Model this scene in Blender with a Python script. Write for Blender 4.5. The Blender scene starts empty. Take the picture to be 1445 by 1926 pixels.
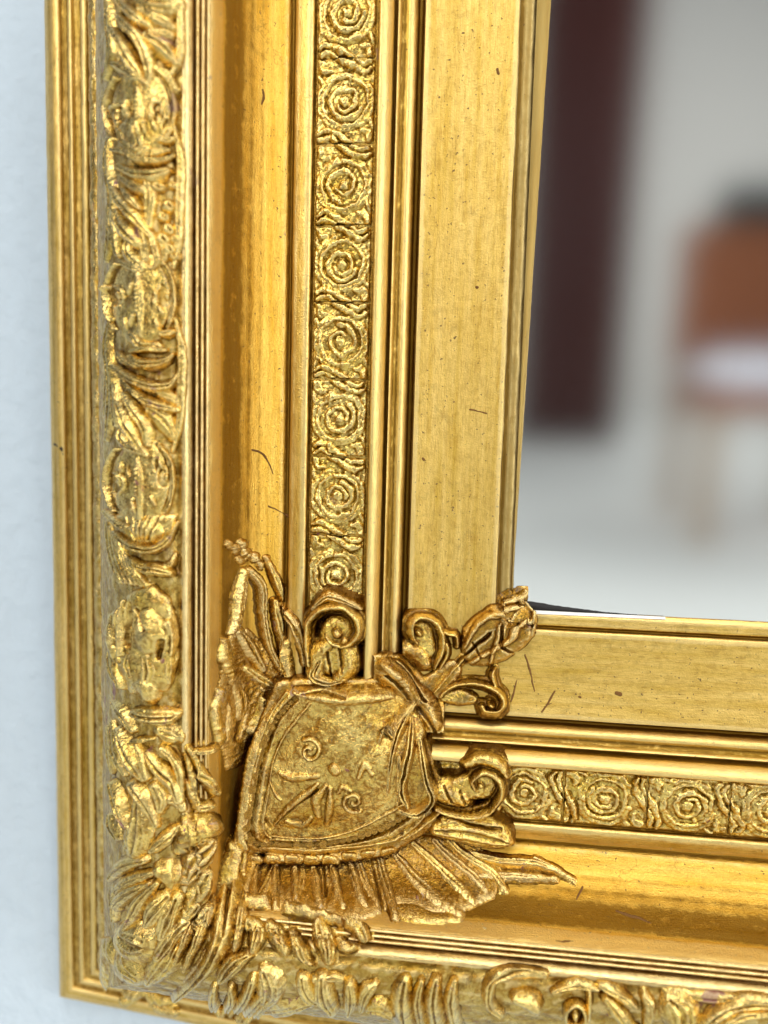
import bpy, math, random
import numpy as np
from mathutils import Matrix, Vector

# ------------------------------------------------------------------ camera, world, light, exposure
SC = bpy.context.scene
COL = SC.collection
TILT = math.radians(8.0)          # the mirror hangs tilted forward a little
EYE = 0.60                         # height of the camera over the floor
F = 1436.67; CX, CY = 722.5, 963.0
RC = np.array([[0.9930630168539516, -0.02618752612002092, 0.11463009217758457],
               [0.03694489041444364, 0.995003795152861, -0.09274978546427078],
               [-0.111628489325947, 0.09634137795940395, 0.9890689658783608]])
CAM = np.array([-0.007636950395958417, 0.05038226444871081, 0.204])
FL = np.diag([1., -1., -1.])
# mirror space: u right, v up, w out of the wall -> Blender local (u, -w, v)
Mt = Matrix.Translation((0, 0, EYE)) @ Matrix.Rotation(TILT, 4, 'X') @ Matrix.Translation((0, 0.0, -0.05))
# columns of camera axes in mirror space
Rw = FL @ RC.T                      # camera (x right, y down, z fwd) -> mirror space
def loc(p): return Vector((p[0], -p[2], p[1]))
ax = [loc(Rw[:, 0]), loc(-Rw[:, 1]), loc(-Rw[:, 2])]
cm = Matrix.Identity(4)
for i in range(3):
    for j in range(3): cm[j][i] = ax[i][j]
    cm[i][3] = loc(CAM)[i]
cam_d = bpy.data.cameras.new('camera'); cam = bpy.data.objects.new('camera', cam_d); COL.objects.link(cam)
cam.matrix_world = Mt @ cm
cam_d.sensor_fit = 'HORIZONTAL'; cam_d.sensor_width = 36.0
cam_d.lens = F / 1445.0 * 36.0
cam_d.clip_start = 0.01; cam_d.clip_end = 60.0
cam_d.dof.use_dof = True
cam_d.dof.focus_distance = 0.200
cam_d.dof.aperture_fstop = (cam_d.lens / 1000.0) / 0.0045
cam_d.dof.aperture_blades = 0
SC.camera = cam
SC.view_settings.view_transform = 'Standard'; SC.view_settings.look = 'None'
SC.view_settings.exposure = 0.0; SC.view_settings.gamma = 1.0
SC.cycles.use_denoising = True
SC.cycles.max_bounces = 8; SC.cycles.glossy_bounces = 6; SC.cycles.diffuse_bounces = 4
SC.cycles.sample_clamp_indirect = 6.0
world = bpy.data.worlds.new('World'); SC.world = world; world.use_nodes = True
world.node_tree.nodes['Background'].inputs[0].default_value = (0.90, 0.92, 0.95, 1)
world.node_tree.nodes['Background'].inputs[1].default_value = 0.17
def area(name, pos, target, sx, sy, power, col):
    d = bpy.data.lights.new(name, 'AREA'); d.shape = 'RECTANGLE'; d.size = sx; d.size_y = sy
    d.energy = power; d.color = col
    o = bpy.data.objects.new(name, d); COL.objects.link(o); o.location = pos
    o.rotation_euler = (Vector(target) - Vector(pos)).to_track_quat('-Z', 'Y').to_euler()
    return o
TG = (0, 0, EYE)
area("window_light", (-1.1, -2.0, 1.6), TG, 0.9, 1.4, 28, (1.0, 0.98, 0.94))
area("ceiling_light", (0.3, -1.15, 2.2), TG, 1.1, 1.0, 20, (1.0, 0.98, 0.94))
area("side_window_light", (1.75, -1.0, 0.9), TG, 0.7, 1.4, 19, (1.0, 0.99, 0.96))

area('room_fill_light', (2.6, -3.6, 2.3), (-0.6, -5.4, 0.2), 1.4, 1.4, 70, (1.0, 0.98, 0.95))  # added fill, no source seen: brightens the room reflected in the glass

# ------------------------------------------------------------------ helpers
rng = random.Random(7)
def proj(P):
    Q = (P - CAM) @ FL @ RC.T
    return CX + F * Q[..., 0] / Q[..., 2], CY + F * Q[..., 1] / Q[..., 2]
def unproj(x, y, w):
    d = np.array([(x - CX) / F, (y - CY) / F, 1.]) @ RC @ FL
    t = (w - CAM[2]) / d[2]
    return CAM + t * d
def _hash(i, j, s):
    n = (i * 374761393 + j * 668265263 + s * 2147483647) & 0xffffffff
    n = ((n ^ (n >> 13)) * 1274126177) & 0xffffffff
    return ((n ^ (n >> 16)) & 0xffff) / 65535.0
def vnoise(x, y, s=0):
    xi = np.floor(x).astype(np.int64); yi = np.floor(y).astype(np.int64)
    fx = x - xi; fy = y - yi
    fx = fx * fx * (3 - 2 * fx); fy = fy * fy * (3 - 2 * fy)
    a = _hash(xi, yi, s); b = _hash(xi + 1, yi, s); c = _hash(xi, yi + 1, s); d = _hash(xi + 1, yi + 1, s)
    return (a + (b - a) * fx) * (1 - fy) + (c + (d - c) * fx) * fy - 0.5
def fbm(x, y, s=0, o=3):
    r = 0; a = 1.0
    for k in range(o):
        r = r + a * vnoise(x * 2 ** k, y * 2 ** k, s + 17 * k); a *= 0.55
    return r
def set_patina(o, vals):
    a = o.data.attributes.new('patina', 'FLOAT', 'POINT'); a.data.foreach_set('value', np.asarray(vals, dtype=np.float32))
def box2(a, n):
    for ax in (0, 1):
        k = min(n, a.shape[ax] // 2 * 2 - 1)
        if k < 3: continue
        p = [(0, 0), (0, 0)]; p[ax] = (k // 2 + 1, k // 2); c = np.cumsum(np.pad(a, p, mode='edge'), axis=ax)
        a = (np.take(c, range(k, c.shape[ax]), ax) - np.take(c, range(0, c.shape[ax] - k), ax)) / k
    return a
def mesh_from(name, V, Fc, mat, parent=None, smooth=True):
    me = bpy.data.meshes.new(name)
    V = np.asarray(V, dtype=np.float32); Fc = np.asarray(Fc, dtype=np.int32)
    me.vertices.add(len(V)); me.vertices.foreach_set('co', V.ravel())
    k = Fc.shape[1]
    me.loops.add(Fc.size); me.loops.foreach_set('vertex_index', Fc.ravel())
    me.polygons.add(len(Fc)); me.polygons.foreach_set('loop_start', np.arange(0, Fc.size, k, dtype=np.int32))
    me.update(calc_edges=True)
    me.polygons.foreach_set('use_smooth', np.full(len(Fc), smooth, dtype=bool))
    me.materials.append(mat)
    o = bpy.data.objects.new(name, me); COL.objects.link(o)
    if parent: o.parent = parent
    return o
def grid_faces(nr, nc):
    a = np.arange(nr * nc).reshape(nr, nc)
    return np.stack([a[:-1, :-1], a[1:, :-1], a[1:, 1:], a[:-1, 1:]], -1).reshape(-1, 4)
def L3(P): return np.stack([P[..., 0], -P[..., 2], P[..., 1]], -1)   # mirror space -> Blender local
def box(name, x0, x1, y0, y1, z0, z1, mat, parent=None, bevel=0.0):
    V = [(x, y, z) for x in (x0, x1) for y in (y0, y1) for z in (z0, z1)]
    Fc = [(0, 1, 3, 2), (4, 6, 7, 5), (0, 4, 5, 1), (2, 3, 7, 6), (0, 2, 6, 4), (1, 5, 7, 3)]
    o = mesh_from(name, V, Fc, mat, parent, smooth=False)
    if bevel:
        m = o.modifiers.new('bevel', 'BEVEL'); m.width = bevel; m.segments = 3
    return o
def tag(o, label=None, cat=None, group=None, kind=None):
    if label: o['label'] = label
    if cat: o['category'] = cat
    if group: o['group'] = group
    if kind: o['kind'] = kind
    return o

# ------------------------------------------------------------------ materials
def simple(name, col, rough=0.6, bump=0.0, scale=40, metallic=0.0, var=0.0):
    m = bpy.data.materials.new(name); m.use_nodes = True; nt = m.node_tree; b = nt.nodes['Principled BSDF']
    b.inputs['Base Color'].default_value = (*col, 1); b.inputs['Roughness'].default_value = rough
    b.inputs['Metallic'].default_value = metallic
    tc = nt.nodes.new('ShaderNodeTexCoord'); n = nt.nodes.new('ShaderNodeTexNoise')
    n.inputs['Scale'].default_value = scale; n.inputs['Detail'].default_value = 6
    nt.links.new(tc.outputs['Object'], n.inputs['Vector'])
    if bump:
        bp = nt.nodes.new('ShaderNodeBump'); bp.inputs['Strength'].default_value = 1; bp.inputs['Distance'].default_value = bump
        nt.links.new(n.outputs['Fac'], bp.inputs['Height']); nt.links.new(bp.outputs[0], b.inputs['Normal'])
    if var:
        r = nt.nodes.new('ShaderNodeMix'); r.data_type = 'RGBA'
        r.inputs[6].default_value = (*[c * (1 - var) for c in col], 1); r.inputs[7].default_value = (*[min(1, c * (1 + var)) for c in col], 1)
        nt.links.new(n.outputs['Fac'], r.inputs[0]); nt.links.new(r.outputs[2], b.inputs['Base Color'])
    return m

def gold(name, light=(0.86, 0.66, 0.30), deep=(0.72, 0.42, 0.10), mixc=0.5, rough=(0.28, 0.45), bump=0.00005,
         streak=None, bole=0.12, grime=0.3, crumb=0.0, coat=0.0, speck=0.5, pat=0.72, rub=0.45, grain=0.35, crack=0.0, mott=0.0, hair=0.0):
    """gilding: two tones of leaf, worn spots of dark red bole, grey-brown grime, fine grain."""
    m = bpy.data.materials.new(name); m.use_nodes = True; nt = m.node_tree; N = nt.nodes; Lk = nt.links.new
    b = N['Principled BSDF']
    tc = N.new('ShaderNodeTexCoord')
    def noise(scale, detail=4, rgh=0.55, stretch=None, dist=0.0):
        n = N.new('ShaderNodeTexNoise'); n.inputs['Scale'].default_value = scale; n.inputs['Detail'].default_value = detail
        n.inputs['Roughness'].default_value = rgh; n.inputs['Distortion'].default_value = dist
        if stretch:
            mp = N.new('ShaderNodeMapping'); mp.inputs['Scale'].default_value = stretch
            Lk(tc.outputs['Object'], mp.inputs[0]); Lk(mp.outputs[0], n.inputs['Vector'])
        else: Lk(tc.outputs['Object'], n.inputs['Vector'])
        return n.outputs['Fac']
    def ramp(x, a, c, lo=0.0, hi=1.0):
        r = N.new('ShaderNodeMapRange'); r.inputs['From Min'].default_value = a; r.inputs['From Max'].default_value = c
        r.inputs['To Min'].default_value = lo; r.inputs['To Max'].default_value = hi
        Lk(x, r.inputs['Value']); return r.outputs[0]
    def mix(f, c1, c2):
        r = N.new('ShaderNodeMix'); r.data_type = 'RGBA'
        if isinstance(f, float): r.inputs[0].default_value = f
        else: Lk(f, r.inputs[0])
        for k, c in ((6, c1), (7, c2)):
            if isinstance(c, tuple): r.inputs[k].default_value = (*c, 1)
            else: Lk(c, r.inputs[k])
        return r.outputs[2]
    def math_(op, a, c):
        r = N.new('ShaderNodeMath'); r.operation = op
        for k, v in ((0, a), (1, c)):
            if isinstance(v, float): r.inputs[k].default_value = v
            else: Lk(v, r.inputs[k])
        return r.outputs[0]
    st = streak
    big = noise(90, 5, 0.6, stretch=st)
    col = mix(ramp(big, 0.5 - 0.22 + (0.5 - mixc) * 0.4, 0.5 + 0.22 + (0.5 - mixc) * 0.4), light, deep)
    fine = noise(900, 3, 0.6, stretch=st)
    col = mix(ramp(fine, 0.5, 0.72, 0, grain), col, (0.42, 0.22, 0.035))
    if mott:
        mo = ramp(noise(380, 5, 0.7, dist=0.8), 0.47, 0.60); col = mix(math_('MULTIPLY', mo, mott), col, (0.34, 0.165, 0.018))
        mo2 = ramp(noise(170, 6, 0.7, dist=0.5), 0.56, 0.64); col = mix(math_('MULTIPLY', mo2, mott * .9), col, (0.24, 0.15, 0.045))
    if hair:
        vh = N.new('ShaderNodeTexVoronoi'); vh.feature = 'DISTANCE_TO_EDGE'; vh.inputs['Scale'].default_value = 75
        wh = N.new('ShaderNodeTexNoise'); wh.inputs['Scale'].default_value = 130; wh.inputs['Detail'].default_value = 6
        Lk(tc.outputs['Object'], wh.inputs['Vector']); mh = N.new('ShaderNodeMix'); mh.data_type = 'VECTOR'; mh.inputs[0].default_value = 0.025
        Lk(tc.outputs['Object'], mh.inputs[4]); Lk(wh.outputs['Color'], mh.inputs[5]); Lk(mh.outputs[1], vh.inputs['Vector'])
        hk = math_('MULTIPLY', ramp(vh.outputs['Distance'], 0.022, 0.006), ramp(noise(60, 3, 0.6), 0.55, 0.60, 0, hair))
        col = mix(hk, col, (0.12, 0.05, 0.012))
    if crack:
        vo = N.new('ShaderNodeTexVoronoi'); vo.feature = 'DISTANCE_TO_EDGE'; vo.inputs['Scale'].default_value = 330
        w0 = N.new('ShaderNodeTexNoise'); w0.inputs['Scale'].default_value = 260; w0.inputs['Detail'].default_value = 5
        Lk(tc.outputs['Object'], w0.inputs['Vector']); m0 = N.new('ShaderNodeMix'); m0.data_type = 'VECTOR'; m0.inputs[0].default_value = 0.008
        Lk(tc.outputs['Object'], m0.inputs[4]); Lk(w0.outputs['Color'], m0.inputs[5]); Lk(m0.outputs[1], vo.inputs['Vector'])
        ck = math_('MULTIPLY', ramp(vo.outputs['Distance'], 0.045, 0.0), ramp(noise(120, 4, 0.6), 0.48, 0.62, 0, crack))
        col = mix(ck, col, (0.10, 0.045, 0.012))
    # worn through to the red bole
    bl = ramp(noise(150, 6, 0.65, dist=0.4), 0.72 - bole * 0.5, 0.76 - bole * 0.5)
    col = mix(bl, col, (0.20, 0.055, 0.05))
    # grime and fly specks
    g1 = ramp(noise(420, 8, 0.75, stretch=st, dist=0.6), 0.62 - grime * 0.12, 0.80 - grime * 0.12)
    sp = ramp(noise(1100, 2, 0.5), 0.735 - speck * 0.03, 0.76 - speck * 0.03)
    dirt = math_('MAXIMUM', math_('MULTIPLY', g1, min(1.0, 0.35 + grime)), math_('MULTIPLY', sp, 0.85 if speck else 0.0))
    col = mix(dirt, col, (0.10, 0.05, 0.015))
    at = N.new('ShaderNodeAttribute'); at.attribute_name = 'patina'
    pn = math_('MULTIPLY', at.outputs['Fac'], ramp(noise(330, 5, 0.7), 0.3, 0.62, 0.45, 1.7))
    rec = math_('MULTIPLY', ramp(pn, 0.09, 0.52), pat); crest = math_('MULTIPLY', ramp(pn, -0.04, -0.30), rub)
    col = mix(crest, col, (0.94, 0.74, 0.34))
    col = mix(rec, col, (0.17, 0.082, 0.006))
    Lk(col, b.inputs['Base Color'])
    met = math_('SUBTRACT', 1.0, math_('MAXIMUM', math_('MULTIPLY', bl, 0.9), math_('MULTIPLY', dirt, 0.85)))
    Lk(met, b.inputs['Metallic'])
    rg = ramp(noise(260, 4, 0.6, stretch=st), 0.3, 0.7, rough[0], rough[1])
    Lk(math_('ADD', rg, math_('MULTIPLY', dirt, 0.3)), b.inputs['Roughness'])
    if coat:
        b.inputs['Coat Weight'].default_value = coat; b.inputs['Coat Roughness'].default_value = 0.22
    h = math_('ADD', math_('MULTIPLY', fine, 0.6), noise(2200, 3, 0.6))
    if crumb:
        v = N.new('ShaderNodeTexVoronoi'); v.feature = 'DISTANCE_TO_EDGE'; v.inputs['Scale'].default_value = 520
        wn = N.new('ShaderNodeTexNoise'); wn.inputs['Scale'].default_value = 500
        Lk(tc.outputs['Object'], wn.inputs['Vector'])
        mx = N.new('ShaderNodeMix'); mx.data_type = 'VECTOR'; mx.inputs[0].default_value = 0.004
        Lk(tc.outputs['Object'], mx.inputs[4]); Lk(wn.outputs['Color'], mx.inputs[5]); Lk(mx.outputs[1], v.inputs['Vector'])
        h = math_('ADD', h, math_('MULTIPLY', ramp(v.outputs['Distance'], 0.0, 0.10), crumb * 0.7))
        h = math_('ADD', h, math_('MULTIPLY', noise(700, 5, 0.7), crumb * 3.0))
    bp = N.new('ShaderNodeBump'); bp.inputs['Strength'].default_value = 1.0; bp.inputs['Distance'].default_value = bump
    Lk(h, bp.inputs['Height']); Lk(bp.outputs[0], b.inputs['Normal'])
    return m
STS = (5.0, 5.0, 0.35)   # streaks running up the side rail
STB = (0.35, 5.0, 5.0)   # streaks running along the bottom rail
def pair(name, **k): return (gold(name + '_side', streak=STS, **k), gold(name + '_bottom', streak=STB, **k))
M_outer = pair('satin_gold', light=(0.92, 0.65, 0.23), deep=(0.56, 0.36, 0.05), rough=(0.42, 0.56), bole=0.0, grime=0.4, grain=0.8, pat=0.85, speck=1.2, mott=0.2)
M_reed = pair('reed_gold', light=(0.86, 0.66, 0.34), deep=(0.62, 0.40, 0.11), rough=(0.22, 0.4), grime=0.7, bole=0.1, crumb=0.5, pat=0.6, mott=0.4)
M_cove = pair('burnished_gold', light=(0.90, 0.60, 0.13), deep=(0.68, 0.37, 0.035), rough=(0.30, 0.44), bump=0.00018, bole=0.02, grime=0.25, grain=0.5, speck=1.4, hair=0.3, mott=0.1)
M_fillet = pair('fillet_gold', light=(0.93, 0.665, 0.22), deep=(0.66, 0.43, 0.06), rough=(0.32, 0.46), bump=0.00010, bole=0.0, grime=0.4, grain=0.65, speck=1.2, pat=0.9, mott=0.2)
M_panel = pair('matte_gold', light=(0.86, 0.625, 0.20), deep=(0.64, 0.415, 0.075), rough=(0.40, 0.56), bump=0.00014, bole=0.0, grime=0.35, grain=0.6, speck=1.8, mott=0.22)
M_edge_refl = gold('edge_reflection_gold', light=(0.42, 0.30, 0.10), deep=(0.32, 0.21, 0.06), rough=(0.5, 0.6), streak=STS, bole=0.0, grime=0.2)  # side sight edge, and the strip standing in for the frame's reflection
M_orn = gold('ornament_gold', light=(0.97, 0.73, 0.27), deep=(0.72, 0.48, 0.07), rough=(0.14, 0.32), bump=0.00010, bole=0.19, grime=0.3, crumb=0.45, coat=0.2, crack=0.6, grain=0.5, mott=0.7, rub=0.3, pat=0.97)
M_ground = gold('band_ground_gold', light=(0.66, 0.47, 0.14), deep=(0.42, 0.26, 0.04), rough=(0.18, 0.38), bump=0.00012, bole=0.16, grime=0.25, crumb=0.5, crack=0.5, grain=0.6, mott=0.7)
M_shield = gold('shield_gold', light=(0.92, 0.69, 0.23), deep=(0.55, 0.35, 0.04), rough=(0.14, 0.33), bump=0.00014, bole=0.08, grime=0.2, crumb=0.5, coat=0.2, crack=0.8, grain=0.6, mott=0.95, rub=0.35, pat=1.0, speck=0.8)
M_dark = gold('toned_shadow_gold', light=(0.60, 0.36, 0.055), deep=(0.30, 0.15, 0.014), rough=(0.12, 0.32), bump=0.00014, bole=0.12, grime=0.15, crumb=0.5, coat=0.3, crack=0.5, grain=0.6, mott=0.8, rub=0.5, pat=1.0)  # brown toning, with the shadow under the shield put into the colour too
M_mid = gold('aged_gold', light=(0.96, 0.72, 0.20), deep=(0.54, 0.33, 0.03), rough=(0.12, 0.30), bump=0.00013, bole=0.10, grime=0.15, crumb=0.5, coat=0.25, crack=0.6, grain=0.5, mott=0.95, rub=0.3, pat=1.0, speck=0.6)
M_tile = gold('tile_gold', light=(0.96, 0.75, 0.27), deep=(0.66, 0.44, 0.06), rough=(0.15, 0.32), bump=0.00009, bole=0.08, grime=0.45, crumb=0.4, crack=0.5, grain=0.5, mott=0.7, rub=0.4, pat=0.97)
M_wallp = simple('painted_plaster', (0.56, 0.65, 0.73), 0.85, 0.0012, 160, var=0.05)
M_gap_nick = simple('gap_shadow_nick_black', (0.012, 0.010, 0.010), 0.7, 0.0001, 900)  # black of the nick, and of the strip painting the gap's shadow
M_gesso = simple('chipped_gesso', (0.8, 0.78, 0.74), 0.7, 0.0001, 900)

# ------------------------------------------------------------------ the moulding profile (mm): q out from the sight edge, w out of the panel plane
PROF = {
 'sight_edge': [(-5.0, -3.7), (-4.6, -2.6), (-3.9, -2.0), (-2.6, -1.75), (-1.5, -1.6), (-1.0, -1.9), (-0.7, -2.0), (-0.45, -1.5), (-0.3, -0.35), (0, 0)],
 'frieze_panel': [(0, 0), (0.5, 0.12), (6, -0.05), (12, 0.2), (18, 0.9), (22.6, 1.75), (23.2, 1.7)],
 'stepped_fillet': [(23.2, 1.7), (23.6, 0.6), (24.1, -0.2), (24.8, -0.3), (25.2, 0.9), (25.6, 2.2), (26.2, 3.0), (27.0, 3.3), (27.6, 3.1), (28.2, 3.0), (28.9, 3.5), (29.3, 4.5), (29.7, 4.9), (30.0, 4.6), (30.25, 4.3), (30.5, 5.0), (30.75, 6.9), (31.1, 7.9),
                (31.8, 8.9), (32.6, 9.5), (33.4, 9.7), (33.8, 9.4), (34.0, 8.6), (34.15, 6.6), (34.4, 5.9)],
 'tile_channel': [(34.4, 5.9), (34.7, 5.7), (42.5, 5.9), (50.1, 5.2), (50.4, 5.0)],
 'inner_fillet': [(50.4, 5.0), (50.6, 5.2), (50.75, 6.2), (51.2, 6.7), (52.2, 6.8), (54.6, 6.2), (55.3, 5.8), (55.7, 4.9), (56.1, 4.0)],
 'cove': [(56.1, 4.0), (56.5, 3.7), (57.0, 4.2), (57.6, 4.9), (59.0, 5.8), (61.0, 7.0), (63.0, 8.8), (65.0, 11.6), (66.8, 15.5), (68.1, 20.5), (68.9, 25.0), (69.25, 27.0), (69.5, 27.8)],
 'reeding': [(69.5, 27.8)],
 'leaf_moulding': [(75.0, 31.2), (76.2, 30.9), (77.5, 31.6), (81, 32.0), (86, 30.6), (92, 27.2), (98, 21.6), (103, 15.2), (107, 8.2), (110, 1.6), (112.4, -4.0), (113.6, -7.0), (114.6, -8.4), (115.6, -8.2), (117.0, -8.6), (118.2, -9.6), (118.8, -10.6)],
 'outer_moulding': [(118.8, -10.6), (119.1, -11.8), (119.5, -11.5), (120.4, -11.2), (121.6, -11.6), (121.9, -12.4), (122.3, -13.4), (123.3, -13.7), (124.5, -13.8), (124.9, -13.4), (125.2, -13.0), (126.0, -13.1), (126.6, -13.6), (126.9, -14.6), (127.4, -15.5), (128.6, -15.9), (129.6, -16.0), (130.0, -15.4), (130.4, -15.1), (132.5, -15.5), (134.8, -17.0), (136.8, -19.4), (137.8, -21.2), (137.9, -22.0)],
}
rd = [(69.5, 27.8)]
for k in range(3):
    q0 = 69.6 + k * 1.15
    rd += [(q0 + 0.08, 27.75 + .38 * k), (q0 + 0.25, 28.25 + .38 * k), (q0 + 0.55, 28.5 + .38 * k), (q0 + 0.85, 28.25 + .38 * k), (q0 + 1.02, 27.7 + .38 * k), (q0 + 1.1, 27.6 + .38 * k)]
rd += [(73.2, 29.0), (73.5, 30.0), (74.0, 30.8), (74.6, 31.2), (75.0, 31.2)]
PROF['reeding'] = rd
ORDER = ['sight_edge', 'frieze_panel', 'stepped_fillet', 'tile_channel', 'inner_fillet', 'cove', 'reeding', 'leaf_moulding', 'outer_moulding']
allq = []; allw = []
for n in ORDER:
    for (q, w) in PROF[n]:
        if allq and q <= allq[-1]: continue
        allq.append(q); allw.append(w)
allq = np.array(allq); allw = np.array(allw)
def dense(pts, step=0.12):
    """Catmull-Rom through the profile points"""
    p = np.array(pts, float); n = len(p); out = []
    for i in range(n - 1):
        p0 = p[i - 1] if i else 2 * p[0] - p[1]; p1 = p[i]; p2 = p[i + 1]; p3 = p[i + 2] if i + 2 < n else 2 * p[-1] - p[-2]
        k = max(2, int(np.linalg.norm(p2 - p1) / step)); t = np.linspace(0, 1, k, endpoint=False)[:, None]
        # centripetal-ish: limit the overshoot on uneven spacing
        m1 = (p2 - p0) * np.linalg.norm(p2 - p1) / max(1e-6, np.linalg.norm(p2 - p1) + np.linalg.norm(p1 - p0))
        m2 = (p3 - p1) * np.linalg.norm(p2 - p1) / max(1e-6, np.linalg.norm(p3 - p2) + np.linalg.norm(p2 - p1))
        h = (2 * t ** 3 - 3 * t ** 2 + 1) * p1 + (t ** 3 - 2 * t ** 2 + t) * m1 + (-2 * t ** 3 + 3 * t ** 2) * p2 + (t ** 3 - t ** 2) * m2
        out.append(h)
    out.append(p[-1:]); return np.concatenate(out)
BQ = np.linspace(-5, 138, 2861)
BW = np.interp(BQ, allq, allw)
def smooth1(a, n):
    k = np.ones(n) / n; return np.convolve(np.pad(a, n // 2, mode='edge'), k, 'valid')[:len(a)]
BS = smooth1(BW, 25)                        # for normals
BN = np.gradient(smooth1(BW, 61), BQ)
# the under-surface of the corner ornament bridges the channels
CQ = np.array([-5, 0, 10, 22, 30, 34, 50, 56, 60, 64, 68, 72, 78, 138.])
CW = np.array([-2.2, 0.2, 0.4, 2.4, 8.6, 10.2, 9.4, 9.0, 10.0, 14.5, 22.5, 28.5, 31.8, 31.8])
CWI = smooth1(np.interp(BQ, CQ, CW), 81)
CWI = np.where(BQ > 76, BW, CWI)
CN = np.gradient(smooth1(CWI, 61), BQ)
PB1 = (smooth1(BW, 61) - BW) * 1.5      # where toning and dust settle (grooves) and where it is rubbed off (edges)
def warp(u, v, q, w):
    """the old frame is not true: the lower outer edge sags away from the corner"""
    s = np.clip((u - v) * 1000 / 45.0, 0, 1.6); f = np.clip((q * 1000 - 88) / 40.0, 0, 1)
    return v - 0.0042 * s * f

TOP, RIGHT = 0.25, 0.17
def rail(name, side, pts, mat, step_l, amp=0.05, dens=0.12, relief=None, ns=3.0):
    P = dense(pts, dens); q = P[:, 0] / 1000; w = P[:, 1] / 1000
    end = TOP if side == 0 else RIGHT
    n = int((end + 0.1) / step_l)
    t = np.linspace(0, 1, n)[:, None]
    s = (-q)[None, :] * (1 - t) + end * t
    Q = np.broadcast_to(q[None, :], s.shape); W = np.broadcast_to(w[None, :], s.shape)
    u, v = (-Q, s) if side == 0 else (s, -Q)
    # waviness and small dents in the gesso
    dw = amp * 1e-3 * (fbm(s * 1000 / (ns * 3), Q * 1000 / ns, 3 + side) + 0.5 * fbm(s * 1000 / ns, Q * 1000 / (ns * .5), 9 + side))
    tq = np.gradient(q); tw = np.gradient(w); ln = np.hypot(tq, tw) + 1e-12
    nq, nw = (-tw / ln)[None, :], (tq / ln)[None, :]
    sgn = np.clip(((s - (-Q)) * 1000) / 2.0, 0, 1) * np.clip(np.minimum(np.arange(len(q)), np.arange(len(q))[::-1]) / 3.0, 0, 1)[None, :]
    h = dw * sgn
    if relief is not None: h = h + relief(s, Q, u, v, W) * 1e-3
    Q2 = Q + nq * h; W2 = W + nw * h
    u, v = (-Q2, s) if side == 0 else (s, -Q2)
    v = warp(u, v, Q2, W2)
    V = np.stack([u, v, W2], -1)
    o = mesh_from(name, L3(V).reshape(-1, 3), grid_faces(*s.shape) if side == 0 else grid_faces(*s.shape)[:, ::-1], mat, ROOT)
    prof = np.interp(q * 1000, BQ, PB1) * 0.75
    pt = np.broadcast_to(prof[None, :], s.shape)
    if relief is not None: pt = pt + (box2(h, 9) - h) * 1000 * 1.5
    set_patina(o, pt.ravel())
    return o

# ------------------------------------------------------------------ the mirror
ROOT = bpy.data.objects.new('gilt_mirror', None); COL.objects.link(ROOT)
ROOT.matrix_world = Mt
tag(ROOT, 'antique mirror in an ornate gilded frame with leaf mouldings and a shield at its corner', 'mirror')
for side in (0, 1):
    i = side
    if side: rail('sight_edge', side, PROF['sight_edge'], M_fillet[i], 0.0010, 0.10, 0.1)
    else: rail('sight_edge', side, [(-5.0, -3.7), (-4.0, -3.0), (-2.5, -2.5), (-1.0, -2.3), (-0.5, -2.2), (-0.3, -1.2), (-0.15, -0.25), (0, 0)], M_edge_refl, 0.0010, 0.25, 0.1)
    def rp(s, Q, u, v, W):
        return 0.05 * fbm(s * 1000 / 9, Q * 1000 / 2.0, 40)
    rail('frieze_panel', side, PROF['frieze_panel'], M_panel[i], 0.0008, 0.10, 0.3, relief=rp)
    rail('stepped_fillet', side, PROF['stepped_fillet'], M_fillet[i], 0.0008, 0.10, 0.1)
    rail('tile_channel', side, PROF['tile_channel'], M_ground, 0.0010, 0.10, 0.3)
    rail('inner_fillet', side, PROF['inner_fillet'], M_fillet[i], 0.0008, 0.12, 0.1)
    rail('cove', side, PROF['cove'], M_cove[i], 0.0008, 0.12, 0.2)
    rail('reeding', side, PROF['reeding'], M_reed[i], 0.0006, 0.10, 0.07)
    def rl(s, Q, u, v, W):
        return 0.35 * fbm(s * 1000 / 3.0, Q * 1000 / 2.0, 50) + 0.12 * fbm(s * 1000 / .7, Q * 1000 / .7, 51)
    rail('leaf_moulding', side, PROF['leaf_moulding'], M_ground, 0.00045, 0.3, 0.4, relief=rl)
    rail('outer_moulding', side, PROF['outer_moulding'], M_outer[i], 0.0008, 0.12, 0.12)
# added strip: the frame's blurred reflection beside the glass built as geometry, tapering to the corner
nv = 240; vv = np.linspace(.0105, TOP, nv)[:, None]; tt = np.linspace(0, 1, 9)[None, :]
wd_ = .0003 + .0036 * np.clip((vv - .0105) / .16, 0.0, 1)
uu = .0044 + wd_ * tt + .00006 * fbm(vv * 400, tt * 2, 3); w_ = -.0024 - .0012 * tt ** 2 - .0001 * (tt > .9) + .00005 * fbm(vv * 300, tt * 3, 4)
o = mesh_from('reflection_strip', L3(np.stack([uu, vv + 0 * tt, w_ + 0 * vv], -1)).reshape(-1, 3), grid_faces(nv, 9), M_edge_refl, ROOT)
# glass
glass_m = bpy.data.materials.new('silvered_glass'); glass_m.use_nodes = True
gn = glass_m.node_tree; gn.nodes.remove(gn.nodes['Principled BSDF']); gg_ = gn.nodes.new('ShaderNodeBsdfAnisotropic'); gg_.distribution = 'BECKMANN'
gg_.inputs['Color'].default_value = (0.88, 0.90, 0.89, 1); gg_.inputs['Roughness'].default_value = 0.115
gn.links.new(gg_.outputs[0], gn.nodes['Material Output'].inputs['Surface'])
box('mirror_glass', 0.0030, 0.55, 0.0036, 0.0066, 0.0030, 0.75, glass_m, ROOT)
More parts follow.
